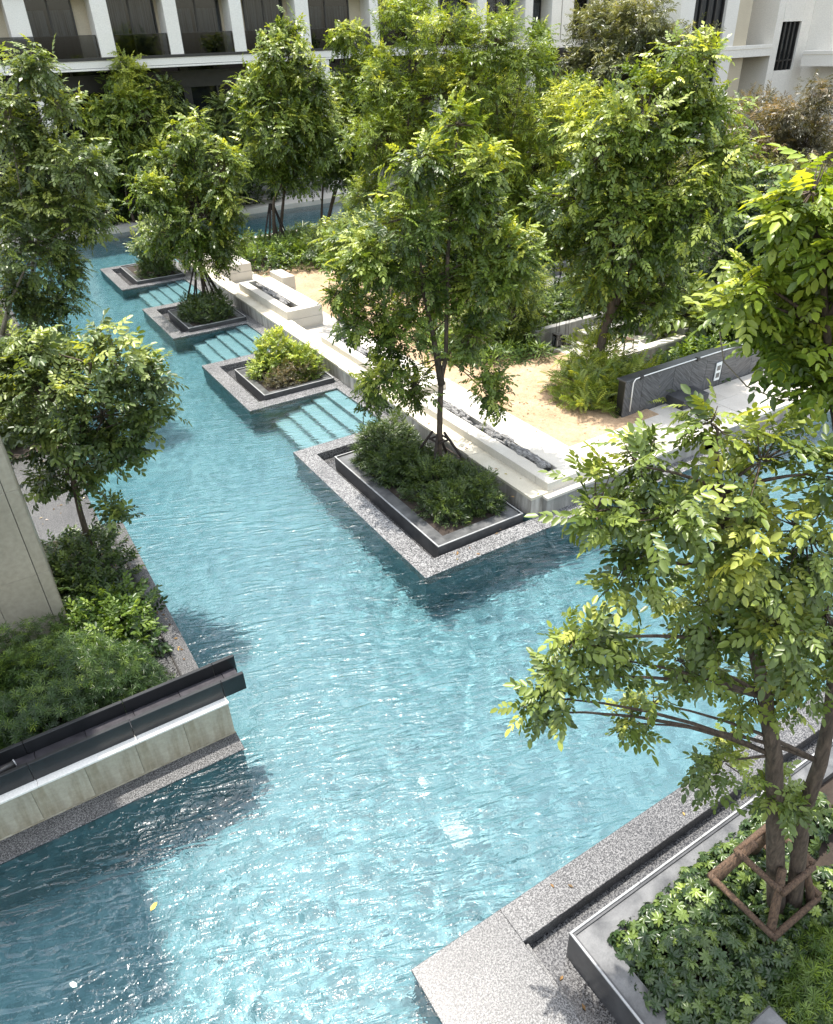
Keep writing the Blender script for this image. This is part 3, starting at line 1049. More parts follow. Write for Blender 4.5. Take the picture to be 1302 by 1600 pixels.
def driftwood(label, x, y0, y1, z, r0, seed):
    r = random.Random(seed)
    n = 22
    V, F = [], []
    for strand in range(4):
        px, pz, ph = x + r.uniform(-.07, .07), z + r.uniform(0, .07), r.uniform(0, 6)
        a0, a1 = y0 + r.uniform(0, .25) * (y1 - y0), y1 - r.uniform(0, .25) * (y1 - y0)
        path, rad = [], []
        for i in range(n + 1):
            q = i / n
            path.append((px + .05 * math.sin(ph + q * 9) + .02 * math.sin(ph * 2 + q * 23), a0 + (a1 - a0) * q, pz + .045 * abs(math.sin(ph + q * 7))))
            rad.append(r0 * (0.35 + 0.5 * abs(math.sin(ph + q * 5.3)) + r.uniform(0, .25)) * (1 if 0 < i < n else .4))
        mb = MB().tube(path, rad, 7)
        k = len(V)
        V += mb.v
        F += [tuple(i + k for i in f) for f in mb.f]
    return tag(obj('driftwood_log', np.array(V), F, M['drift']), label, 'driftwood', 'driftwood logs lying in the bench slots')
driftwood('grey driftwood log lying nearest the end of the low bench', 10.07, 10.9, 12.5, .63, .08, 1)
driftwood('long twisted driftwood log in the middle of the near bench slot', 10.07, 12.4, 14.0, .63, .07, 2)
driftwood('thin driftwood log behind the staked tree trunk', 10.05, 13.9, 15.6, .63, .06, 3)
driftwood('pale driftwood log at the near end of the second low bench', 10.24, 17.2, 19.2, .63, .06, 4)
driftwood('driftwood log at the far end of the second low bench', 10.24, 19.4, 21.9, .63, .06, 5)
driftwood('dark driftwood log set in the tall two course bench', 10.27, 26.0, 29.6, .74, .08, 6)

deck = struct(bx('stone_deck', M['concrete'], None, 9.44, 15.2, 10.29, 11.8, -0.02, .392))
pieces('paving_slab', deck, M['paving'], grid(9.42, 14.62, 10.25, 11.83, 6, 2, .5), 'z', .395, .458, .005, .004, .002)
deck2 = struct(bx('lower_landing', M['concrete'], None, 14.63, 21.6, 10.76, 12.24, -0.02, .402))
struct(bx('lower_landing', M['concrete'], None, 14.63, 16.4, 10.29, 10.758, -0.02, .402))
pieces('paving_slab', deck2, M['paving'], grid(14.63, 16.4, 10.26, 12.24, 2, 2, .5) + grid(16.41, 21.6, 10.77, 12.24, 5, 2, .5), 'z', .404, .435, .005, .004, .002)
# deck strip behind the benches
strip = struct(bx('bench_paving', M['concrete'], None, 10.9, 11.45, 11.84, 22.94, .40, .454))
pieces('paving_slab', strip, M['paving'], grid(9.9, 11.9, 22.98, 38, 1, 10), 'z', .031, .036, .005, .0, .0005)
pieces('paving_slab', strip, M['paving'], grid(9.72, 11.45, 11.84, 22.9, 1, 9), 'z', .4535, .4575, .005, .0, .0005)

# right hand coping seat
cs = thing('coping_seat', 'white stone coping seat along the pool edge at the right', 'seat', (18, 10.4, 0))
for k in range(4):
    bx('coping_slab', M['limestone'], cs, 16.42 + k * 1.6, 18.016 + k * 1.6, 10.27, 10.75, .36, .46, .008)
    bx('front_panel', M['cladding'], cs, 16.42 + k * 1.6, 18.016 + k * 1.6, 10.31, 10.7, 0.0, .358, .004)

# slate wall with handrail and sign
sl = thing('slate_wall', 'dark slate wall with slanting grain behind the landing', 'wall', (16.8, 12.4, .2))
bx('wall_core', M['dark_stone'], sl, 13.72, 21.6, 12.3, 12.55, 0, 1.43)
ed = [13.68, 14.3, 14.95, 15.5, 16.2, 16.8, 17.5, 18.1, 18.8, 19.5, 20.2, 20.9, 21.6]
cells = []
for k in range(len(ed) - 1):
    zz = [0.0, .55 + .25 * ((k * 7) % 3 - 1), 1.43]
    cells += [(ed[k], ed[k + 1], zz[0], zz[1]), (ed[k], ed[k + 1], zz[1], zz[2])]
pieces('slate_slab', sl, M['slate'], cells, 'y', 12.26, 12.3, .006, .006, .008)
bx('wall_cap', M['box_side'], sl, 13.66, 21.62, 12.25, 12.57, 1.432, 1.475, .006)
hr = thing('handrail', 'thin white pipe along the top of the slate wall', 'handrail', (16, 12.24, .6))
MB().tube([(13.88, 12.2, .6), (13.88, 12.2, 1.4), (13.95, 12.2, 1.49), (14.2, 12.21, 1.5), (16.2, 12.22, 1.5), (18.5, 12.22, 1.49), (21, 12.22, 1.5)], .016, 8).obj('pipe', M['pipe'], hr, True)
for xx in (14.15, 16.3, 18.7):
    MB().box(xx - .05, xx + .05, 12.16, 12.27, 1.45, 1.545, .01).obj('clamp', M['dark_metal'], hr)
sg = thing('sign_plate', 'small white rectangular plate fixed to the slate wall', 'sign', (17.3, 12.24, .75))
bx('plate', M['plastic'], sg, 17.2, 17.42, 12.225, 12.25, .62, 1.15, .004)
bx('symbol_panel', M['box_top'], sg, 17.24, 17.38, 12.219, 12.2245, .92, 1.06)
bx('symbol_panel', M['box_top'], sg, 17.24, 17.38, 12.219, 12.2245, .70, .84)
pb = thing('planter_block', 'low dark stone block at the foot of the slate wall', 'block', (15.7, 11.95, .25))
bx('block', M['box_side'], pb, 15.3, 16.3, 11.65, 12.24, .436, .7, .01)

# sunken lounge
lg = thing('lounge_wall', 'grey concrete walls around the sunken garden lounge', 'wall', (17, 16.5, .45))
bx('back_wall', M['concrete'], lg, 15.0, 19.0, 17.4, 17.62, .4, 1.12, .01)
bx('side_wall', M['concrete'], lg, 18.8, 19.02, 14.75, 17.39, .4, 1.12, .01)
bx('front_wall', M['concrete'], lg, 15.9, 18.79, 14.62, 14.86, .3, .86, .008)
bx('front_coping', M['limestone'], lg, 15.88, 18.79, 14.6, 14.9, .862, .93, .008)
bx('lounge_bench', M['concrete'], lg, 16.7, 18.79, 16.85, 17.39, .46, .82, .01)
struct(bx('lounge_floor', M['paving'], None, 15.6, 18.79, 14.87, 17.39, .41, .466))
bx('lantern_plinth', M['concrete'], lg, 15.3, 16.4, 16.9, 17.38, .46, .56, .01)
gb = thing('garden_bench', 'low concrete garden bench under the trees behind the lounge', 'bench', (20.2, 22.6, .45))
bx('seat_slab', M['limestone'], gb, 18.4, 22.6, 21.9, 22.7, .7, .84, .01)
bx('seat_base', M['concrete'], gb, 18.5, 22.5, 22.0, 22.6, .4, .7)
bx('seat_back', M['concrete'], gb, 18.4, 22.6, 22.85, 23.1, .4, 1.25, .01)

def lantern(label, x, y, z, h, w):
    t_ = thing('lantern', label, 'lantern', (x, y, z), 'black metal lanterns on the lounge plinth')
    mb = MB()
    for sx in (-1, 1):
        for sy in (-1, 1):
            mb.box(x + sx * w / 2 - .01, x + sx * w / 2 + .01, y + sy * w / 2 - .01, y + sy * w / 2 + .01, z, z + h)
    mb.box(x - w / 2 - .015, x + w / 2 + .015, y - w / 2 - .015, y + w / 2 + .015, z, z + .02)
    mb.obj('frame', M['dark_metal'], t_)
    bx('cap', M['dark_metal'], t_, x - w / 2 - .02, x + w / 2 + .02, y - w / 2 - .02, y + w / 2 + .02, z + h, z + h + .03, .01)
    MB().tube([(x - w * .3, y, z + h + .03), (x - w * .3, y, z + h + .5), (x + w * .3, y, z + h + .5), (x + w * .3, y, z + h + .03)], .008, 6).obj('handle', M['dark_metal'], t_)
    bx('glass', M['pane'], t_, x - w / 2 + .012, x + w / 2 - .012, y - w / 2 + .012, y + w / 2 - .012, z + .02, z + h - .002)
    MB().tube([(x, y, z + .02), (x, y, z + h * .5)], w * .2, 10).obj('candle', M['plastic'], t_)
lantern('tall black metal lantern at the left end of the plinth', 15.62, 17.1, .56, .42, .2)
lantern('shorter black metal lantern beside the tall one', 15.98, 17.06, .56, .3, .22)

def stool(label, x, y, z, s, h):
    t_ = thing('side_table', label, 'side table', (x, y, z), 'small metal framed side tables')
    bx('table_top', M['pole'], t_, x - s, x + s, y - s, y + s, z + h - .03, z + h, .006)
    for sx in (-1, 1):
        for sy in (-1, 1):
            bx('leg', M['dark_metal'], t_, x + sx * (s - .015) - .012, x + sx * (s - .015) + .012, y + sy * (s - .015) - .012, y + sy * (s - .015) + .012, z, z + h - .03)
stool('small square side table standing on the pale lounge floor', 17.1, 15.6, .468, .2, .46)
stool('lower side table close to the lounge front coping', 16.5, 15.25, .468, .18, .26)
stool('side table on the garden seat under the trees', 20.3, 22.3, .842, .18, .36)

# ------------------------------------------------------------------ left tower, planter wall and channel
tw = thing('stone_tower', 'tall beige stone clad tower wall at the left edge', 'building', (-3.4, 12.6, 0))
bx('tower_core', M['concrete'], tw, -7.0, -.31, 11.86, 13.4, 0, 24)
cells = []
z = .1
k = 0
while z < 23.8:
    h = 1.6
    zt = min(z + h, 24)
    cells.append((-.47, -.28, z, zt))
    xx = -.475 - (0.0 if k % 2 else .7)
    prev = -.475
    while prev > -7:
        xx = max(prev - (1.4 if not (prev == -.475 and k % 2 == 0) else .7), -7)
        cells.append((xx, prev, z, zt))
        prev = xx
    z += h
    k += 1
pieces('wall_tile', tw, M['tower'], cells, 'y', 11.8, 11.86, .006, .006, .003)
cells = [(11.862, 13.4, .1 + 1.6 * i, .1 + 1.6 * (i + 1)) for i in range(14)]
pieces('wall_tile', tw, M['tower'], cells, 'x', -.312, -.276, .006, .006, .002)

struct(bx('west_bank', M['soil'], None, -16, 1.06, 8.95, 15.58, -0.02, .05))
struct(bx('west_bank', M['soil'], None, -16, 1.06, 20.25, 48.4, -0.02, .08))
struct(bx('granite_landing', M['granite'], None, -16, .95, 15.6, 20.2, -0.02, RIM, .006))
struct(bx('granite_rim', M['granite'], None, 1.09, 1.39, 8.92, 15.59, -0.02, RIM, .006))
struct(bx('granite_rim', M['granite'], None, 1.09, 1.39, 20.21, 48.5, -0.02, RIM, .006))
struct(bx('gravel_strip', M['granite_wet_shaded'], None, .55, 1.055, 8.95, 15.5, .05, .056))  # shade along the hedge is put into this strip's colour
et = thing('edging_strip', 'thin dark metal edging strip along the left granite rim', 'edging', (1.07, 12, 0))
bx('strip', M['dark_metal'], et, 1.06, 1.085, 8.95, 15.55, -.01, .1)
bx('strip', M['trim'], et, .2, 1.058, 15.53, 15.56, -.01, .1)

struct(bx('granite_rim', M['granite'], None, -16, 1.44, 7.88, 8.27, -0.02, RIM, .006))
pw = thing('planter_wall', 'low cream tiled planter wall with a white coping strip', 'wall', (-3, 8.5, 0))
bx('wall_core', M['concrete'], pw, -8, 1.40, 8.3, 8.86, 0, .66)
pieces('wall_tile', pw, M['planter_tile'], [(1.43 - .7 * (i + 1), 1.43 - .7 * i, .03, .665) for i in range(13)], 'y', 8.262, 8.3, .004, .003, .002)
pieces('wall_tile', pw, M['planter_tile'], [(8.302, 8.86, .03, .665)], 'x', 1.4, 1.43, .004, .003, .001)
for i in range(7):
    bx('coping_strip', M['white_strip'], pw, 1.44 - 1.35 * (i + 1) + .002, 1.44 - 1.35 * i - .002, 8.235, 8.86, .667, .70, .004)
bx('base_trim', M['planter_tile'], pw, -8, 1.44, 8.245, 8.26, .017, .035)
ch = thing('water_channel', 'black stone runnel lying on top of the cream planter wall', 'water channel', (-2, 8.6, .7))
xe = 1.77
bx('channel_bed', M['dark_stone'], ch, -8, xe - .05, 8.45, 8.75, .703, .80)
cells = [(xe - .25, xe - .03, 8.42, 8.76)] + [(xe - .25 - .68 * (i + 1), xe - .25 - .68 * i, 8.42, 8.76) for i in range(13)]
pieces('floor_slab', ch, M['channel_floor'], cells, 'z', .80, .83, .008, .003, .002)
for i in range(7):
    bx('front_panel', M['dark_stone'], ch, xe - .35 - 1.35 * (i + 1) + .003, xe - .35 - 1.35 * i - .003, 8.36, 8.42, .703, 1.02, .005)
    bx('back_panel', M['dark_stone'], ch, xe - .35 - 1.35 * (i + 1) + .003, xe - .35 - 1.35 * i - .003, 8.76, 8.82, .703, 1.05, .005)
bx('front_panel', M['dark_stone'], ch, xe - .347, xe, 8.358, 8.42, .703, 1.02, .005)
bx('back_panel', M['dark_stone'], ch, xe - .347, xe, 8.76, 8.822, .703, 1.05, .005)
fx = thing('spout_fitting', 'small black round fitting lying in the channel at left', 'fitting', (-1.55, 8.6, .83))
MB().tube([(-1.75, 8.55, .9), (-1.45, 8.62, .9)], .05, 10).obj('pipe', M['dark_metal'], fx, True)
MB().tube([(-1.45, 8.62, .9), (-1.435, 8.624, .9)], .056, 12).obj('ring', M['trim'], fx, True)

# ------------------------------------------------------------------ near right granite and planter
struct(bx('granite_rim', M['granite'], None, 1.92, 3.2, -6, 3.8, -0.02, RIM, .006))
struct(bx('granite_rim', M['granite'], None, 3.2, 20, 3.345, 3.8, -0.24, RIM - .001, .006))
struct(bx('gutter_floor', M['granite_wet_shaded'], None, 3.2, 20, -6, 3.345, -0.24, -.2))
struct(bx('granite_step', M['granite'], None, 3.2, 3.27, -6, 3.343, -0.199, -.07, .006))
np_ = thing('stone_planter', 'grey stone planter box with polished edge at bottom right', 'planter', (7, 1, 0))
px0, py1, pz = 3.6, 3.02, .3
bx('side_panel', M['box_side'], np_, px0, px0 + .05, -4, py1, -.2, pz)
bx('side_panel', M['box_side'], np_, px0 + .05, 14, py1 - .05, py1, -.2, pz)
bx('edge_trim', M['trim'], np_, px0 - .004, px0 + .022, -4, py1 + .004, pz, pz + .02, .004)
for i in range(9):
    bx('edge_trim', M['trim'], np_, px0 + .024 + i * 1.1, px0 + .02 + (i + 1) * 1.1, py1 - .022, py1 + .004, pz, pz + .02, .004)
bx('top_shelf', M['box_top'], np_, px0 + .05, px0 + .32, -4, py1 - .05, .1, pz - .02)
bx('top_shelf', M['box_top'], np_, px0 + .32, 14, py1 - .32, py1 - .05, .1, pz - .021)
bx('soil', M['soil'], np_, px0 + .32, 14, -4, py1 - .32, 0, .16)
cb = thing('grey_box', 'dark grey angular box among shrubs at bottom', 'garden light', (4.35, 1.05, .16))
bx('housing', M['box_top'], cb, 4.1, 4.6, .75, 1.25, .16, .8, .02)  # plain grey box corner, no lamp in it
bx('base_slab', M['trim'], cb, 3.93, 4.1, 1.05, 1.3, .16, .5, .01)

# pool drain, lamp and things floating
dr = thing('pool_drain', 'square white grille on the pool floor', 'drain', (3.1, 4.85, DEPTH))
dx, dy = 3.77, 5.59
for i in range(7):
    bx('bar', M['plastic'], dr, dx - .15 + .043 * i, dx - .15 + .043 * i + .03, dy - .15, dy + .15, DEPTH + .01, DEPTH + .03)
bx('frame', M['plastic'], dr, dx - .17, dx + .165, dy - .17, dy - .152, DEPTH + .005, DEPTH + .032)
bx('frame', M['plastic'], dr, dx - .17, dx + .165, dy + .152, dy + .17, DEPTH + .005, DEPTH + .032)
lampb = MB().tube([(3.75, 6.46, DEPTH + .0), (3.75, 6.46, DEPTH + .03), (3.75, 6.46, DEPTH + .04)], [.085, .085, .06], 20).obj('pool_floor_cap', M['plastic'], None, True)
tag(lampb, 'small round white cap on the pool floor near the grille', 'floor cap')
def flat_leaf(label, x, y, rot, L, material):
    tv, tf = leaf_template('simple', .001, True, 1)
    V, F = lf((0, 0, 0), (0, 1, 0), (1, 0, 0), (0, 0, 1), L, L * .5, True, .08)
    V = np.array(V)
    c_, s_ = math.cos(rot), math.sin(rot)
    V = np.stack([V[:, 0] * c_ - V[:, 1] * s_ + x, V[:, 0] * s_ + V[:, 1] * c_ + y, V[:, 2] + .018], 1)
    return tag(obj('fallen_leaf', V, F, material), label, 'leaf')
mm, t, bs = mat('yellowed_leaf')
bs.inputs['Base Color'].default_value = (0.62, 0.42, 0.07, 1)
M['yleaf'] = mm
mm, t, bs = mat('bleached_leaf')
bs.inputs['Base Color'].default_value = (0.62, 0.72, 0.66, 1)
M['wleaf'] = mm
flat_leaf('yellow fallen leaf floating in the shaded water at lower left', -.45, 6.14, -.9, .13, M['yleaf'])
flat_leaf('pale fallen leaf floating nearest the bottom left corner', -1.4, 5.72, .6, .12, M['wleaf'])
flat_leaf('white fallen leaf floating left of the large planter island corner', 4.2, 9.1, 1.2, .1, M['wleaf'])

# leaf litter under the planting: far too many to count
lr = np.random.default_rng(77)
LV, LF = [], []
spots = [(13.0, 13.6, 1.7, 1.7, .456, 90), (13.0, 17.4, 1.6, 1.2, .456, 110), (12.2, 15.5, 1.2, 2.5, .456, 40), (13.5, 32.6, 2.2, .8, .034, 90), (13.0, 28, 1.6, 3.5, .034, 40), (11.0, 11.3, 2.5, .6, .461, 26), (5.5, 3.5, 2.5, .2, .018, 4), (3.42, 2.2, .12, 1.0, -.19, 8), (7.3, 10.2, 1.2, .25, .02, 8), (1.25, 12.5, .12, 3, .018, 24), (.8, 13, .25, 2.4, .06, 40), (0.2, 18, .7, 1.8, .018, 30), (9.35, 13, .15, 3, .503, 16)]
for cx, cy, rx, ry, z, n in spots:
    for _ in range(n):
        a, L = lr.uniform(0, 6.28), lr.uniform(.05, .1)
        V_, F_ = lf((0, 0, 0), (0, 1, 0), (1, 0, 0), (0, 0, 1), L, L * .45, False, .3)
        V_ = np.array(V_)
        px_, py_ = cx + rx * np.clip(lr.normal() * .55, -1, 1), cy + ry * np.clip(lr.normal() * .55, -1, 1)
        V_ = np.stack([V_[:, 0] * math.cos(a) - V_[:, 1] * math.sin(a) + px_, V_[:, 0] * math.sin(a) + V_[:, 1] * math.cos(a) + py_, V_[:, 2] + z + L * .12], 1)
        LF += [tuple(i + len(LV) for i in f) for f in F_]
        LV += list(V_)
lt = np.repeat(np.stack([lr.random(len(LV) // 4), lr.random(len(LV) // 4)], 1), 4, 0)
lit = obj('leaf_litter', np.array(LV), LF, leafmat('fallen_leaf', (0.09, 0.05, 0.025), (0.22, 0.13, 0.05), (0.36, 0.3, 0.08), .1), None, False, lt, (0, 0, 0))
lit['kind'] = 'stuff'
lit['label'] = 'scattered brown and yellow fallen leaves on paving and gravel'
lit['category'] = 'leaves'

# ------------------------------------------------------------------ hotel behind
struct(bx('far_bank', M['limestone'], None, -16, 62, 48.5, 60, -0.02, .3, .01))
hb = thing('hotel_building', 'cream hotel block with tall fins and glass balconies behind the far pool', 'building', (22, 52, .3))
FY = 50.4
BACK = FY + 1.1
def hb_box(name, mt, *a, c=0.0):
    return bx(name, M[mt], hb, *a, c)
hb_box('floor_slab', 'white_wall', -10, 62, FY - .02, FY + 4, 8.38, 8.74)
hb_box('slab_edge', 'white_wall', -10, 62, FY - .08, FY - .022, 8.26, 8.355, c=.01)
hb_box('slab_edge', 'white_wall', -10, 62, FY - .05, FY - .021, 8.38, 8.73, c=.01)
hb_box('balcony_kerb', 'dark_metal', -10, 36, FY - .1, FY + .1, 8.745, 8.88)
for k, (z0, z1) in enumerate(((11.75, 12.2), (15.2, 15.65), (18.7, 19.2))):
    hb_box('floor_slab', 'white_wall', -10, 62, FY - .05, FY + 4, z0, z1)
hb_box('back_wall', 'beige_wall', -10, 62, BACK + .14, BACK + .4, 8.75, 22)
hb_box('roof', 'white_wall', -10, 62, FY - .1, FY + 8, 22.01, 22.5)
fins = [(6.22, 7.25), (10.51, 11.38), (14.44, 15.21), (18.36, 19.11), (22.56, 23.47), (27.8, 28.46), (32.3, 33.1), (36.4, 37.2), (40.67, 41.38), (43.19, 44.1), (44.2, 45.31), (47.7, 48.49), (51.8, 52.6), (56.2, 57.0), (57.1, 58.8)]
for a, b in fins:
    hb_box('fin', 'white_wall', a, b, FY - .06 if a != 6.22 else FY + .1, BACK + .13, 8.745, 22, c=.015)
wins = [(3.2, 5.6), (7.26, 9.76), (11.4, 14.26), (15.22, 18.16), (19.67, 22.27), (23.48, 26.91), (28.47, 31.5), (33.2, 36.3), (37.4, 40.5), (41.4, 43.1), (45.32, 47.68), (48.5, 50.45), (52.7, 55.4), (58.81, 62)]
for i, (a, b) in enumerate(wins):
    w = b - a
    f = MB()
    z0, z1 = 8.76, 11.74
    for xx in (a, a + w * .48, b - .09):
        f.box(xx, xx + .09, BACK + .02, BACK + .11, z0, z1)
    f.box(a + .09, b - .09, BACK + .025, BACK + .105, z0, z0 + .08).box(a + .09, b - .09, BACK + .025, BACK + .105, z1 - .08, z1)
    if i > 8:
        f.box(a + .09, b - .09, BACK + .025, BACK + .105, z0 + .8, z0 + .87)
    win = f.obj('window', M['dark_metal'], hb)
    bx('pane', M['pane'], win, a + .05, b - .05, BACK + .05, BACK + .06, z0 + .05, z1 - .05)
    ncur = int(w / .16)
    V, F = [], []
    for q in range(ncur + 1):
        xx = a + .1 + (w - .2) * q / ncur
        yy = BACK + .095 + (.035 if q % 2 else 0)
        V += [(xx, yy, z0), (xx, yy, z1 - .1 - .5 * (i % 2))]
        if q and not (int(ncur * .44) < q < int(ncur * .54)):
            F.append((2 * q - 2, 2 * q, 2 * q + 1, 2 * q - 1))
    obj('curtain', np.array(V), F, M['curtain'], win)
    bx('dark_room_sheet', M['dark_glass'], win, a + .04, b - .04, BACK + .132, BACK + .138, z0, z1)  # dark sheet standing in for the unlit room behind the curtains
    if b < 37:
        ga, gb = (1.0, 10.45) if i == 1 else (a - .0, b + (.0 if i not in (4, 5) else .55))
        if i == 0:
            continue
        nxt = min([q[0] for q in fins if q[0] > b - .01])
        prv = max([q[1] for q in fins if q[1] < a + .5 and q[0] < a])
        ga, gb = (0.5, 10.45) if i == 1 else (prv + .05, nxt - .04)
        gl_ = bx('balustrade', M['balustrade'], hb, ga, gb, FY - .04, FY - .02, 8.885, 9.92)
        bx('rail_cap', M['dark_metal'], gl_, ga, gb, FY - .045, FY - .015, 9.921, 9.945)
        for xx in (ga, gb - .05):
            bx('post', M['dark_metal'], gl_, xx, xx + .05, FY - .018, FY + .03, 8.885, 9.92)
# ground floor: dark glazed colonnade
hb_box('glazing', 'dark_glass', -10, 62, 53.0, 53.1, .3, 8.37)
hb_box('soffit_band', 'dark_metal', -10, 62, 52.7, 52.98, 7.1, 8.0)
for k in range(30):
    xx = -6 + 2.15 * k
    hb_box('mullion', 'dark_metal', xx, xx + (.5 if k % 2 == 0 else .12), 52.8, 52.99, .3, 8.3)
hb_box('transom', 'dark_metal', -10, 62, 52.85, 52.985, 3.9, 4.02)
for xx in (-1.8, 6.6, 24.0, 32.7, 41.4, 50.1):
    hb_box('column', 'white_wall', xx, xx + .62, FY + .0, FY + .62, .3, 8.25, c=.02)
    hb_box('column_fluting', 'white_wall', xx + .2, xx + .42, FY - .03, FY - .002, .3, 8.25)
hb_box('plinth_wall', 'concrete', -10, 62, 51.6, 51.8, .3, 1.3)

wg = thing('building_wing', 'bright white building wing with tall dark windows at upper right', 'building', (50, 40, .3))
WY = 38.0
def wb(name, mt, *a, c=0.0):
    return bx(name, M[mt], wg, *a, c)
wb('wall', 'white_wall', 47.25, 48.45, WY, WY + 3, .3, 20, c=.02)
wb('recess_wall', 'beige_wall', 48.46, 53, WY + 2.6, WY + 3, .3, 20)
wb('recess_side', 'beige_wall', 48.46, 50.4, WY + .5, WY + 2.59, .3, 20)
wb('slab', 'white_wall', 47.2, 52.55, WY - .08, WY + .7, 7.35, 8.02, c=.02)
wb('slab_groove', 'beige_wall', 47.2, 52.5, WY - .1, WY - .082, 7.8, 7.82)
wb('soffit', 'concrete', 48.46, 52.5, WY + .71, WY + 2.58, 7.3, 7.6)
wb('wall', 'white_wall', 52.56, 53.25, WY - .02, WY + 3, .3, 20, c=.02)
wb('wall', 'white_wall', 55.35, 56.4, WY - .02, WY + 3, .3, 20, c=.02)
wb('wall', 'white_wall', 53.26, 55.34, WY - .02, WY + 3, 9.3, 20)
wb('wall', 'white_wall', 53.26, 55.34, WY - .02, WY + 3, .3, 6.4)
wf_ = MB()
for q in range(5):
    xx = 53.26 + q * .49
    wf_.box(xx, xx + .1, WY + .12, WY + .22, 6.4, 9.3)
wf_.box(53.3, 55.3, WY + .13, WY + .21, 6.95, 7.05)
w_ = wf_.obj('window', M['dark_metal'], wg)
bx('pane', M['dark_glass'], w_, 53.27, 55.33, WY + .225, WY + .24, 6.41, 9.29)
# projecting bay facing left
wb('bay_wall', 'white_wall', 56.41, 60, 20, WY + 3, .3, 6.6)
wb('bay_wall', 'white_wall', 56.41, 60, 34.8, WY + 3, 6.61, 20, c=.02)
wb('bay_wall', 'white_wall', 56.41, 60, 20, 31.5, 6.61, 20, c=.02)
wb('balcony', 'white_wall', 54.9, 56.4, 26, WY - .9, 6.62, 7.55, c=.03)
wb('balcony_groove', 'beige_wall', 54.88, 54.899, 26, WY - .92, 7.3, 7.32)
w2_ = MB().box(56.5, 56.6, 31.55, 31.65, 7.0, 14).box(56.5, 56.6, 33.1, 33.2, 7.0, 14).box(56.5, 56.6, 34.65, 34.75, 7.0, 14).obj('window', M['dark_metal'], wg)
bx('pane', M['dark_glass'], w2_, 56.62, 56.66, 31.5, 34.8, 6.62, 20)
# windowed stretch joining the wing to the hotel
wb('wall', 'white_wall', 43.0, 44.25, WY, WY + 3, .3, 20, c=.02)
w3_ = MB()
for q in range(5):
    w3_.box(44.27 + q * .72, 44.36 + q * .72, WY + .2, WY + .3, 5, 14)
w3_.box(44.3, 47.2, WY + .21, WY + .29, 8.55, 8.65)
w3_ = w3_.obj('window', M['dark_metal'], wg)
bx('pane', M['dark_glass'], w3_, 44.26, 47.24, WY + .31, WY + .34, 3, 20)
wb('wall', 'white_wall', 44.26, 47.24, WY + .36, WY + 3, .3, 20)

# stone ledges in the right hand back garden
for k, (x, y, z, L, lab) in enumerate(((38, 31, 4.9, 6, 'upper rough grey stone ledge below the white wing'), (37.6, 29.6, 4.2, 6, 'second rough grey stone ledge below the white wing'), (37, 28.6, 3.5, 5, 'lowest rough grey stone ledge below the white wing'), (41, 25, 2.6, 4, 'rough stone ledge among shrubs at the right edge'))):
    t_ = thing('stone_ledge', lab, 'stone ledge', (x, y, 0), 'stone ledges in the back garden')
    r = random.Random(k)
    xx = x
    while xx < x + L:
        w = r.uniform(.7, 1.4)
        bx('rock', M['rock'], t_, xx, xx + w - .05, y + r.uniform(-.1, .1), y + 1.2, z - r.uniform(.35, .5), z + r.uniform(-.06, .06), .08)
        xx += w
    bx('shaded_base', M['concrete'], t_, x, x + L, y + .3, y + 1.3, 0.3, z - .52)
struct(bx('garden_mound', M['soil'], None, 24, 56, 18, 36, .3, 1.2))

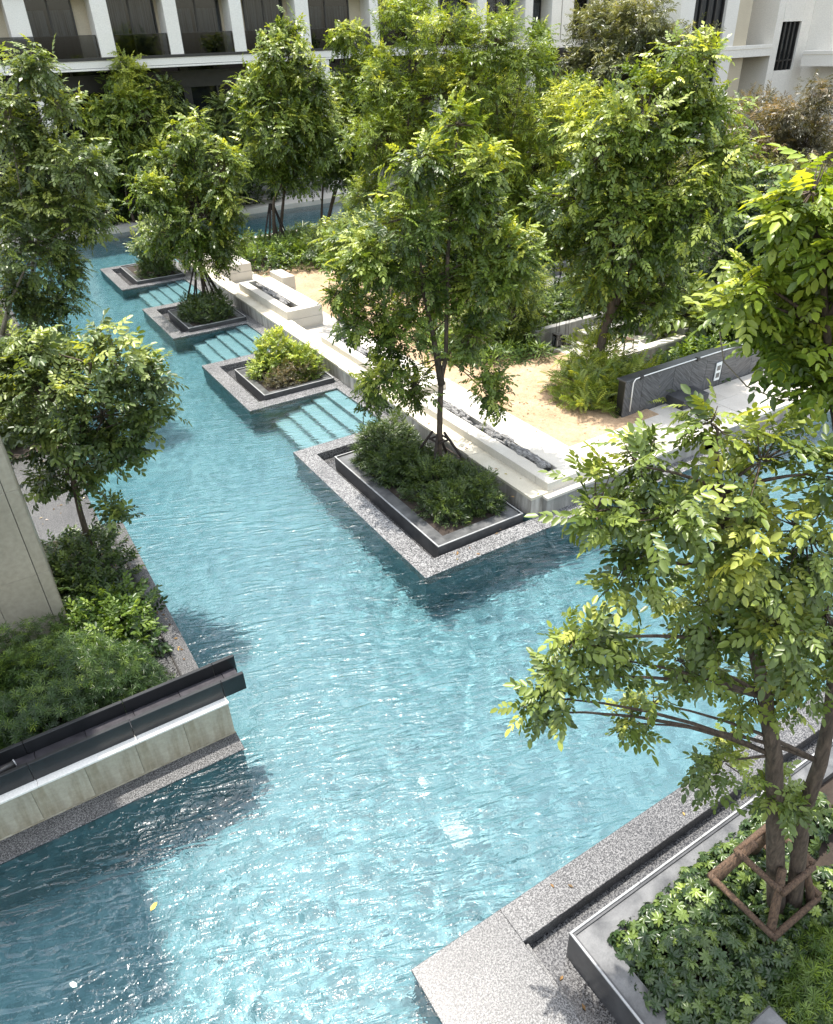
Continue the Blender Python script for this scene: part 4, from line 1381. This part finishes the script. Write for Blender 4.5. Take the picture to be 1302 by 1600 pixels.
# ------------------------------------------------------------------ trees
TREES = {
'near':((5.83, 1.92),[(3.4,3.19,6.06,0.28),(3.7,3.09,6.39,0.23),(4.22,2.96,6.64,0.21),(4.55,2.71,6.33,0.3),(3.89,2.85,6.06,0.37),(4.46,2.69,5.64,0.42),(4.93,2.44,5.72,0.37),(3.68,3.06,5.56,0.3),(4.46,2.84,4.89,0.35),(4.69,2.4,4.95,0.39),(5.23,2.23,4.88,0.32),(3.48,3.31,4.67,0.26),(3.77,3.12,4.45,0.28),(3.39,3.38,3.96,0.21),(4.03,3.04,3.55,0.19),(5.08,2.52,3.73,0.3),(5.23,2.21,4.16,0.25),(4.87,2.53,2.95,0.26),(5.51,2.16,2.39,0.26),(4.9,2.41,6.25,0.21),(3.38,3.35,4.25,.2),(3.24,3.5,3.75,.15),(4.35,2.85,4.3,.2),(4.62,2.72,4.1,.2),(4.2,2.95,3.8,.14)]),
'rightup':((7.87, 1.77),[(5.13,3.17,8.04,0.24),(5.7,3.3,7.55,0.32),(5.09,3.35,7.9,0.18),(5.05,3.38,7.4,0.2),(5.61,3.31,7.22,0.33),(5.04,3.46,7.22,0.13),(5.38,3.23,6.88,0.26),(5.75,3.15,6.87,0.28),(5.49,3.01,6.6,0.23),(5.5,2.94,7.6,0.32),(6.03,2.95,6.71,0.36)]),
'centre':((8.46, 13.15),[(9.07,13.17,7.62,0.47),(8.13,13.0,7.05,0.63),(9.23,12.85,6.84,0.66),(7.92,13.2,6.07,0.74),(9.17,13.09,5.92,0.86),(9.97,12.49,5.27,0.6),(7.28,13.46,5.25,0.78),(8.73,13.56,4.73,1.04),(9.62,12.67,4.63,0.79),(10.06,12.36,4.89,0.51),(7.15,14.25,4.02,0.63),(7.68,13.52,3.68,0.81),(9.24,12.95,3.51,0.64),(7.09,14.32,5.51,0.56),(7.13,13.53,2.62,0.64),(8.17,13.61,2.25,0.54),(9.39,12.52,2.32,0.5),(9.63,12.45,1.8,0.3),(6.63,14.01,4.73,0.37)]),
'rightmid':((14.66, 14.35),[(15.9,13.89,8.22,0.73),(14.91,13.83,7.49,0.93),(16.71,13.79,7.17,0.95),(14.18,14.21,6.64,1.0),(15.84,13.8,6.02,1.37),(16.92,12.87,6.14,0.79),(14.03,14.91,5.49,0.95),(14.6,13.72,4.97,1.21),(15.9,12.92,4.92,1.21),(13.81,15.13,4.22,0.65),(14.73,14.67,3.49,0.87),(16.06,13.62,3.48,0.86),(15.3,14.36,2.49,0.57),(15.5,13.55,2.82,0.61)]),
'fineA':((16.9, 28.4),[(17.62,28.79,9.74,1.18),(18.13,26.94,9.07,1.1),(16.86,29.43,7.65,1.15),(18.22,28.01,7.17,1.65),(16.1,29.12,5.67,1.25),(17.98,29.24,4.77,1.77),(15.74,29.61,3.34,1.04),(16.83,29.11,2.62,1.33),(18.53,26.47,5.76,1.14),(17.33,27.83,2.48,1.36)]),
'fineB':((20.2, 25.7),[(19.1,25.46,9.01,1.05),(20.33,25.1,8.27,0.86),(18.63,25.98,7.62,1.16),(20.68,26.4,6.4,1.49),(18.89,25.45,4.78,1.46),(20.72,24.91,4.54,1.28),(20.37,25.58,2.41,1.62),(19.49,26.87,1.54,1.25),(22.1,25.37,0.32,1.02)]),
'pair':((14.82, 38.55),[(16.54,37.78,9.72,0.6),(15.81,37.35,8.6,1.07),(15.16,38.45,7.32,1.11),(17.09,37.65,7.37,1.12),(14.99,37.17,5.76,1.47),(17.17,37.61,5.29,1.34),(14.48,38.59,6.82,0.62),(14.71,38.76,4.11,0.84),(16.28,38.05,3.73,1.18)]),
'multi':((18.8, 41.0),[(20.84,40.03,9.13,0.73),(21.64,39.36,8.11,0.87),(20.73,39.98,6.99,1.09),(19.64,39.67,5.27,1.44),(21.75,39.24,5.29,1.32),(19.93,39.47,3.38,1.23),(19.05,40.81,3.67,1.14)]),
'islandtwo':((8.08, 29.85),[(8.67,29.55,6.36,0.74),(7.95,30.38,5.4,0.91),(9.22,29.0,5.19,0.9),(6.91,29.79,4.48,0.85),(8.34,29.76,3.86,1.27),(9.31,28.76,4.1,0.67),(7.42,30.58,3.05,0.8),(8.28,29.55,2.62,0.94),(9.07,29.12,2.81,0.69)]),
'bankA':((10.2, 49.6),[(11.51,49.69,7.75,1.09),(9.83,49.58,6.1,1.17),(11.5,48.4,6.04,1.46),(10.17,49.11,4.3,1.78),(8.62,50.5,4.16,1.05),(11.23,47.97,3.45,1.34),(9.01,50.4,2.22,1.08)]),
'bankB':((14.6, 49.6),[(13.95,50.51,6.96,0.65),(13.54,50.35,5.81,1.0),(14.8,49.87,5.41,0.85),(16.59,49.14,6.0,0.85),(16.11,49.51,4.45,1.27),(17.47,48.4,3.88,1.11),(14.94,50.18,3.61,1.36),(16.8,48.96,2.44,1.13),(14.99,48.86,1.91,1.12)]),
'islandone':((8.1, 36.8),[(8.29,36.66,1.86,0.89),(7.66,36.88,1.43,0.66),(8.68,36.16,1.55,0.71)]),
'left':((0.3, 25.3),[(3.02,23.79,8.73,0.69),(2.35,23.8,7.77,0.79),(3.52,23.52,7.93,0.54),(2.75,24.0,6.66,1.01),(3.6,22.82,6.61,0.71),(1.8,24.33,5.77,0.85),(2.88,23.59,5.32,0.92),(3.72,23.49,5.14,0.58),(1.97,23.54,4.52,1.03),(1.08,24.41,3.42,0.74),(2.52,24.0,3.81,0.67),(1.58,24.41,2.77,0.8),(2.46,24.15,2.86,0.46),(1.67,24.31,1.6,0.66)]),
'leftmid':((0.37, 13.78),[(1.78,12.73,4.75,0.43),(1.24,13.69,4.17,0.63),(2.1,12.54,4.28,0.53),(0.58,13.33,4.1,0.57),(1.34,12.96,3.67,0.7),(2.13,12.63,3.58,0.45),(0.54,13.41,3.22,0.63),(1.52,13.13,2.91,0.56),(0.82,13.79,2.36,0.44),(1.22,13.11,1.71,0.32),(0.02,13.94,2.28,0.36),(1.63,13.1,5.07,0.24),(0.07,14.23,3.41,0.47),(0.25,14.0,4.5,.5),(-.1,14.3,4.2,.5),(.6,13.9,4.75,.4)]),
'olive':((38, 40),[(39.34,40.98,9.12,1.83),(39.4,37.77,9.04,1.93),(42.64,37.39,7.6,1.86),(37.71,41.01,7.11,1.15),(38.48,38.13,7.09,1.78)]),
'column':((30, 36),[(30.18,36.0,9.07,0.61),(30.06,35.48,7.77,0.76),(31.24,35.74,6.2,0.93),(32.34,35.33,6.46,0.86),(29.92,36.13,4.69,1.23)]),
'lime':((22.1, 24.1),[(20.82,23.66,6.19,1.25),(22.3,23.0,6.22,1.16),(21.14,24.45,4.77,1.4),(22.82,24.57,4.24,1.45),(20.27,24.69,3.54,1.03),(21.93,24.56,2.61,1.21)]),
'dark':((22.4, 17.2),[(22.47,16.98,3.63,1.04),(21.55,17.34,2.01,0.89),(23.67,16.83,1.76,1.1),(22.46,16.88,0.82,0.87),(23.8,16.17,2.95,0.88),(23.81,16.77,4.31,0.87)]),
'russet':((40.9, 25.8),[(39.39,26.68,4.8,1.21),(41.18,26.28,5.59,1.21),(40.54,26.06,3.69,1.54),(38.25,26.68,3.54,1.08),(41.78,25.16,1.6,1.12),(40.22,27.0,1.57,1.21)]),
'willow':((14.6, 18.1),[(13.9,18.6,1.51,0.82),(14.94,18.62,1.61,0.96),(14.78,17.55,0.97,0.53),(13.12,18.84,0.97,0.54),(14.35,18.48,0.59,0.55),(14.98,18.07,2.55,0.6)]),
'rounded':((11.8, 25.2),[(11.88,25.24,3.17,0.79),(12.73,24.89,3.1,0.84),(13.45,24.68,3.48,0.7),(12.35,25.07,2.22,0.62)]),
}
def T(key, z, name, label, kind, size, lm, **kw):
    b, bl = TREES[key]
    return tree(name, label, (b[0], b[1], z), bl, kind, size, LMK(lm), **kw)
def LMK(k):
    return k
T('near', .16, 'leafy_tree', 'nearest tree with oval leaves leaning over the pool at right', 'pinnate', .25, 'near', tips=26, per=3, shoot=.15, grow=1.0, young=0.0, tr=.1, seed=21, fine=True, indiv=290, tuft=6, trunk_paths=[[(5.83, 1.92, .25), (5.51, 2.11, 1.81), (5.25, 2.26, 3.06), (5.02, 2.4, 3.87), (4.82, 2.52, 4.51)], [(5.97, 1.83, .4), (5.7, 2.0, 2.12), (5.66, 2.01, 2.94), (5.58, 2.05, 3.58), (5.4, 2.15, 4.55)]])
T('rightup', .16, 'leafy_tree', 'bright yellow green branches of large leaves hanging in at the right edge', 'pinnate', .28, 'lime', tips=38, per=3, shoot=.16, young=.1, tr=.12, fork=.5, seed=22, fine=True, indiv=260, tuft=6)
T('centre', .12, 'staked_tree', 'slender staked tree in the largest planter island', 'pinnate', .32, 'tree', tips=16, per=3, shoot=.2, young=.08, tr=.075, seed=23, fine=True, trunk_paths=[[(8.46, 13.15, .15), (8.51, 13.12, 1.77), (8.55, 13.1, 2.57), (8.64, 13.04, 3.02), (8.7, 13.01, 5.24)], [(8.55, 13.1, 2.4), (8.4, 13.19, 3.62), (8.23, 13.29, 4.61)]])
T('rightmid', .45, 'garden_tree', 'broad leaning tree growing from the fern mound', 'pinnate', .42, 'tree', tips=10, grow=1.12, per=3, shoot=.25, young=.06, tr=.13, fork=.4, seed=24, trunk_paths=[[(14.66, 14.35, .45), (14.7, 14.32, 1.23), (14.78, 14.28, 2.07), (14.98, 14.16, 2.78), (15.24, 14.0, 3.54), (15.37, 13.93, 4.36)], [(14.9, 14.2, 2.4), (14.85, 14.25, 3.5), (14.7, 14.3, 4.6)]])
T('fineA', .0, 'fine_leaved_tree', 'tall bright fine leaved tree left of the top centre', 'fine', .4, 'lime', tips=10, grow=1.12, per=3, shoot=.3, young=.0, tr=.13, fork=.3, stems=2, seed=25)
T('fineB', .0, 'fine_leaved_tree', 'tall fine leaved tree right of the top centre', 'fine', .4, 'lime', tips=10, grow=1.12, per=3, shoot=.3, young=-.04, tr=.13, fork=.3, stems=2, seed=26)
T('pair', .0, 'staked_tree', 'staked tree beside the far pool with a pointed crown', 'pinnate', .5, 'tree', tips=10, grow=1.12, per=3, shoot=.3, young=.04, tr=.12, fork=.4, stems=2, seed=27)
T('multi', .0, 'slender_tree', 'three stemmed slender tree standing at the far pool edge', 'pinnate', .55, 'tree', tips=9, grow=1.12, per=3, shoot=.3, young=.08, tr=.11, fork=.45, stems=3, seed=28)
T('islandtwo', .12, 'staked_tree', 'staked tree rising from the round clipped shrub', 'pinnate', .42, 'tree', tips=12, grow=1.12, per=3, shoot=.25, young=.0, tr=.07, fork=.5, seed=29, bmat='bark')
T('bankA', .3, 'bank_tree', 'rounded bright tree in front of the hotel columns at left', 'pinnate', .55, 'tree', tips=9, grow=1.12, per=3, shoot=.3, young=.1, tr=.11, fork=.3, stems=2, seed=30)
T('bankB', .3, 'bank_tree', 'thin spiky topped tree right of the rounded bank tree', 'pinnate', .55, 'cool', tips=9, grow=1.12, per=3, shoot=.3, young=.05, tr=.09, fork=.4, stems=3, seed=31)
T('islandone', .12, 'small_tree', 'small pale leaved tree in the farthest planter island', 'pinnate', .36, 'cool', tips=11, per=3, shoot=.2, young=.2, tr=.04, fork=.5, seed=32)
T('left', .08, 'tall_tree', 'tall grey green tree overhanging the water at the left edge', 'pinnate', .42, 'cool', tips=12, grow=1.0, per=3, shoot=.25, young=.05, tr=.13, fork=.4, stems=2, seed=33, bmat='pale_bark')
T('leftmid', .06, 'leafy_tree', 'dark stemmed tree above the left bank shrubs', 'simple', .3, 'cool', tips=13, per=3, shoot=.18, young=.05, tr=.07, fork=.5, seed=34, fine=True, trunk_paths=[[(.44, 13.74, .06), (.52, 13.69, .83), (.54, 13.68, 1.58), (.61, 13.64, 2.43), (.9, 13.4, 3.1)]])
T('olive', .3, 'olive_tree', 'greyish olive tree in front of the white facade at top right', 'fine', .6, 'olive', tips=7, grow=1.12, per=3, shoot=.4, young=.0, tr=.14, fork=.4, stems=2, seed=35)
T('column', .3, 'column_tree', 'narrow upright tree between the fine leaved tree and the olive tree', 'simple', .5, 'tree', tips=8, per=3, shoot=.3, young=.02, tr=.08, fork=.6, seed=36)
T('lime', .0, 'bushy_tree', 'lime green bushy tree behind the leaning tree', 'fine', .4, 'lime', tips=10, grow=1.12, per=3, shoot=.3, young=.14, tr=.1, fork=.3, stems=2, seed=37)
T('dark', .45, 'dark_tree', 'dark green bushy tree right of the sunken lounge', 'simple', .36, 'dark', tips=11, grow=1.12, per=3, shoot=.25, young=.05, tr=.09, fork=.3, stems=2, seed=38)
T('russet', .5, 'russet_tree', 'reddish brown fine twigged tree at the right edge', 'fine', .5, 'russet', tips=6, per=3, shoot=.35, young=.0, tr=.1, fork=.3, stems=2, seed=39)
T('willow', .45, 'willow_shrub', 'weeping fine leaved small tree beside the gravel path', 'fine', .36, 'tree', tips=14, per=3, shoot=.25, young=.02, tr=.06, fork=.2, stems=2, seed=40)
T('rounded', .0, 'small_tree', 'small round leaved tree left of the staked centre tree', 'simple', .36, 'cool', tips=11, per=3, shoot=.22, young=.1, tr=.07, fork=.5, seed=41)

# ------------------------------------------------------------------ shrubs and beds
shrub('clipped_hedge', 'big dark needle leaved hedge behind the black channel', 'hedge', [(-.7, 9.95, .05, 1.35, .85, 1.6), (.15, 9.8, .05, .75, .65, 1.25), (-2.0, 9.95, .05, 1.2, .85, 1.6), (-1.2, 10.9, .05, 1.1, .9, 1.2)], 'needle', .105, 'hedge', 8600, 51, -.02)
shrub('broadleaf_shrub', 'low broad leaved shrubs beside the edging strip', 'shrub', [(.35, 11.1, .05, .7, .7, .75), (.5, 12.0, .05, .6, .7, .55), (.1, 11.7, .05, .7, .6, .7)], 'simple', .26, 'hedge', 620, 52, .1, True)
shrub('broadleaf_shrub', 'dark rounded shrub under the left bank tree', 'shrub', [(.25, 13.6, .05, .85, .95, 1.0), (-.1, 12.8, .05, .8, .7, .9)], 'simple', .24, 'dark', 900, 53, .08, True)
shrub('large_leaved_shrub', 'large pale leaved plants beyond the beige tower', 'shrub', [(-.7, 21.3, .08, 1.0, .9, 1.2), (.2, 22.2, .08, .8, .9, 1.0), (-1.5, 22.5, .08, 1.2, 1.2, 1.8)], 'simple', .5, 'cool', 420, 54, .1, True)
shrub('dark_shrub', 'wispy dark shrubs filling the largest planter island', 'shrub', [(7.5, 14.4, .1, .55, .5, 1.15), (7.3, 13.6, .1, .35, .5, .8), (8.1, 14.5, .1, .5, .4, .9), (7.9, 13.5, .1, .7, .6, .75), (8.0, 12.4, .1, .75, .7, .6), (7.7, 11.5, .1, .6, .55, .6), (8.4, 11.3, .1, .4, .45, .7), (8.45, 12.2, .1, .4, .6, .55)], 'fine', .24, 'dark', 4200, 55, .12)
shrub('lime_bush', 'lime green bush with dry brown twigs in a planter island', 'bush', [(7.75, 21.6, .1, .85, .75, 1.25), (8.4, 20.9, .1, .5, .6, .9)], 'simple', .2, 'lime', 1300, 56, .12, True)
shrub('dry_bush', 'dry reddish twigs at the foot of the lime bush', 'bush', [(7.9, 20.65, .1, .8, .35, .55)], 'fine', .2, 'russet', 480, 57, .1)
shrub('clipped_shrub', 'round clipped dark shrub at the foot of a staked tree', 'shrub', [(7.85, 29.1, .1, .95, 1.15, .75)], 'simple', .16, 'dark', 1800, 58, .05, power=3)
shrub('low_hedge', 'low dark hedge in the farthest planter island', 'hedge', [(8.0, 36.9, .1, .85, .85, .8), (8.4, 38.3, .1, .6, .9, .7)], 'simple', .2, 'dark', 1300, 59, .12)
shrub('fern_mound', 'rounded bright mound of ferns at the base of the leaning tree', 'shrub', [(14.1, 13.9, .45, 1.1, 1.0, .9), (14.9, 14.6, .45, .9, .9, 1.3), (13.7, 13.2, .45, .8, .6, .5), (15.0, 13.4, .45, .8, .6, .6)], 'frond', .5, 'tree', 900, 60, .16)
shrub('fern_fringe', 'arching fern fronds along the slate wall corner', 'fern', [(14.4, 12.95, .45, .9, .45, .45), (15.4, 13.2, .45, .8, .5, .6)], 'frond', .6, 'tree', 160, 61, .1)
shrub('hedge_bed', 'bright hedge bed behind the gravel with the far pool beyond', 'hedge', [(12.9, 35.2, .0, 1.3, 1.6, .9), (14.4, 34.6, .0, 1.5, 1.9, 1.15), (16.0, 33.8, .0, 1.3, 1.9, 1.1), (13.4, 37.3, .0, 1.8, 1.8, .8), (16.4, 37.0, .0, 2.0, 1.8, .9), (18.0, 34.5, .0, 1.6, 2.0, 1.3)], 'simple', .34, 'hedge', 2600, 62, .2)
shrub('grass_bed', 'dark strappy grasses at the edge of the far pool', 'grasses', [(16.4, 39.2, .0, 2.4, .8, .7), (21, 39.2, .0, 2.2, 1.0, .9)], 'strap', .5, 'dark', 420, 63, .2)
shrub('border_plants', 'low mixed plants edging the gravel beneath the weeping tree', 'plants', [(13.6, 17.6, .45, .9, .7, .45), (14.6, 17.0, .45, .6, .5, .4), (12.8, 18.8, .45, .8, 1.0, .5), (13.5, 20.2, .45, 1.2, 1.2, .8), (15.4, 19.0, .45, 1.2, 1.2, 1.1)], 'strap', .42, 'hedge', 700, 64, .16)
shrub('shade_plants', 'dark leafy plants behind the lounge back wall', 'plants', [(16.6, 18.8, .45, 1.6, .9, 1.0), (18.8, 19.3, .45, 1.6, 1.2, 1.2), (20.5, 20.3, .45, 1.6, 1.2, 1.4), (17.2, 20.8, .45, 1.6, 1.0, .9)], 'simple', .4, 'dark', 1500, 65, .12)
shrub('wall_plants', 'leafy plants in the bed between lounge and slate wall', 'plants', [(16.6, 13.4, .3, .9, .7, .65), (18.2, 13.5, .3, 1.0, .8, .8), (19.8, 13.6, .3, 1.0, .9, 1.3)], 'simple', .38, 'hedge', 700, 66, .15, True)
shrub('heart_leaf_plant', 'big heart leaved plant beside the lounge side wall', 'plant', [(19.5, 15.2, .45, .9, .8, 1.6), (19.6, 16.5, .45, .8, .9, 1.9)], 'simple', 1.0, 'cool', 120, 67, .15, True)
shrub('garden_understorey', 'dense dark planting under the tall garden trees', 'planting', [(18.5, 27.5, .0, 3, 2.5, 1.6), (21.5, 26.5, .0, 3, 2.5, 1.8), (19.5, 31.5, .0, 3.5, 3, 2.0), (25, 25, .45, 3, 3, 2.2), (23.5, 21, .45, 2.5, 2, 1.6), (24.5, 16, .45, 2.5, 3, 1.8), (22.5, 14.8, .45, 1.8, 1.5, 1.4), (27, 20, .45, 3, 3, 2.4), (22.5, 36, .0, 3, 3, 2.4), (28, 30, .45, 4, 4, 3.0)], 'simple', .6, 'dark', 4200, 68, .14)
shrub('back_planting', 'mixed grey green planting below the white wing', 'planting', [(33, 27, 1.2, 3.5, 3, 2.2), (37, 24, 1.2, 3, 3, 2.2), (32, 33, 1.0, 4, 3.5, 3.2), (36, 33, 1.0, 4, 3, 3.2), (30, 23, 1.0, 3, 3, 2.2), (43, 28, 1.2, 3, 3, 2.8), (41, 33, 1.2, 3.5, 3, 3.0)], 'fine', .6, 'olive', 4200, 69, .05)
shrub('ledge_planting', 'dry reddish twiggy planting spilling over the rough stone ledges', 'planting', [(39.5, 28.5, 3.2, 2.5, 1.2, 1.8), (42.5, 27.5, 3.0, 2.5, 1.5, 2.2), (38.5, 27.3, 2.4, 2.5, 1.0, 1.3), (42, 30.5, 4.2, 2.2, 1.2, 1.6), (43, 24.5, 2.0, 2.4, 1.2, 1.4)], 'fine', .55, 'russet', 1500, 75, .05)
shrub('bank_hedge', 'dark hedge at the foot of the hotel colonnade', 'hedge', [(2 + 3.2 * k, 50.2, .3, 1.9, .7, 1.0 + .3 * (k % 3)) for k in range(6)], 'simple', .5, 'dark', 1500, 70, .1)
shrub('bank_planting', 'leafy planting along the left bank under the tall tree', 'planting', [(-1.2, 26, .08, 2, 2.5, 1.8), (-.6, 30.5, .08, 1.6, 2.5, 1.6), (-1.2, 36, .08, 2, 3, 2.0), (-2, 42, .08, 2.4, 3, 2.4), (-3, 46.5, .08, 3, 2, 3)], 'simple', .5, 'cool', 2000, 71, .08)
shrub('glossy_shrub', 'glossy shrub of hand shaped leaf whorls in the near planter', 'shrub', [(4.7, 1.9, .1, .8, .7, .62), (5.2, 2.35, .1, .7, .4, .5), (4.5, 1.25, .1, .55, .6, .6), (5.7, 2.5, .1, .7, .35, .45), (5.4, 1.6, .1, .7, .6, .5), (6.8, 2.45, .1, .9, .4, .5), (4.15, 2.5, .1, .35, .3, .35), (4.1, 1.7, .1, .4, .6, .4), (6.1, 2.1, .1, .6, .5, .5), (6.3, 1.6, .1, .6, .5, .6), (4.5, 2.62, .1, .5, .22, .36), (5.2, 2.68, .1, .5, .22, .34), (5.9, 2.7, .1, .5, .2, .34), (6.6, 2.72, .1, .6, .2, .34)], 'whorl', .085, 'schefflera', 4300, 72, .0, True, indiv=290, piece='leaf_whorl')
shrub('feathery_shrub', 'feathery bright green shrub in the bottom right corner', 'shrub', [(5.35, .85, .1, .75, .55, .8), (6.0, .9, .1, .8, .6, .85), (5.0, .35, .1, .6, .5, .7)], 'needle', .11, 'hedge', 3800, 73, .22, indiv=280, piece='leaf_whorl')

# ------------------------------------------------------------------ tree stakes
def cone_stake(label, x, y, z, top, rad, n, rp, sx=0):
    t_ = thing('tree_stake', label, 'tree stake', (x, y, z), 'pole frames propping up the trees')
    for k in range(n):
        a = 2 * math.pi * k / n + .3
        MB().tube([(x + rad * math.cos(a), y + rad * math.sin(a), z - .05), (x + .1 * math.cos(a + .3), y + .1 * math.sin(a + .3), z + top)], [rp, rp * .85], 7).obj('pole', M['dark_pole'], t_, True)
    ring = [(x + .13 * math.cos(a_), y + .13 * math.sin(a_), z + top * .88) for a_ in np.linspace(0, 6.283, 13)]
    MB().tube(ring, .02, 5, False).obj('binding', M['dark_pole'], t_, True)
    return t_
cone_stake('cone of dark poles around the round shrub island tree', 8.08, 29.85, .5, 1.5, .75, 9, .035)
cone_stake('cone of dark poles around the tree beside the far pool', 14.82, 38.55, .0, 2.2, .8, 9, .04)

def frame_stake(label, cx, cy, z0, hw, z1, hw1, rp, mt, low):
    t_ = thing('tree_stake', label, 'tree stake', (cx, cy, z0), 'pole frames propping up the trees')
    cor = [(-1, -1), (1, -1), (1, 1), (-1, 1)]
    r = random.Random(3)
    for sx, sy in cor:
        MB().tube([(cx + sx * hw, cy + sy * hw, z0), (cx + sx * (hw + hw1) / 2 * 1.0, cy + sy * (hw + hw1) / 2, (z0 + z1) / 2), (cx + sx * hw1 * .7, cy + sy * hw1 * .7, z1 + .2)], [rp * 1.1, rp, rp * .9], 8).obj('pole', M[mt], t_, True)
    for lev, (zz, q) in enumerate(((low, hw * .88), (z1, hw1))):
        for i in range(4):
            a, b = cor[i], cor[(i + 1) % 4]
            e = 1.12
            mx, my = (a[0] + b[0]) / 2, (a[1] + b[1]) / 2
            pa = (cx + q * (mx + (a[0] - mx) * e) + rp * .9 * mx, cy + q * (my + (a[1] - my) * e) + rp * .9 * my, zz + .03 * (i % 2))
            pb_ = (cx + q * (mx + (b[0] - mx) * e) + rp * .9 * mx, cy + q * (my + (b[1] - my) * e) + rp * .9 * my, zz + .03 * (i % 2) + r.uniform(-.02, .02))
            MB().tube([pa, pb_], [rp * .8, rp * .7], 7).obj('brace', M[mt], t_, True)
    return t_
frame_stake('four pole brown timber frame around the nearest tree trunk', 5.72, 2.1, .2, .43, 1.15, .25, .05, 'pole', .6)
frame_stake('dark timber tripod frame around the tall tree in the largest island', 8.47, 13.15, .2, .62, 1.0, .14, .035, 'dark_pole', .32)

for o in list(C.objects):
    if o.type == 'MESH' and o.name.split('.')[0] in ('bar', 'frame', 'pool_floor_cap', 'nosing', 'landing', 'granite_rim', 'step', 'basin_wall'):
        receiver(o)
# thin bare twig hanging from the bright branches
tag(MB().tube([(5.0, 3.6, 7.0), (5.0, 3.5, 6.75), (5.15, 3.35, 6.55), (5.4, 3.2, 6.42), (5.7, 3.05, 6.38)], .006, 5).obj('bare_twig', M['pale_bark'], None, True), 'thin pale bare twig arching below the bright right branches', 'twig')
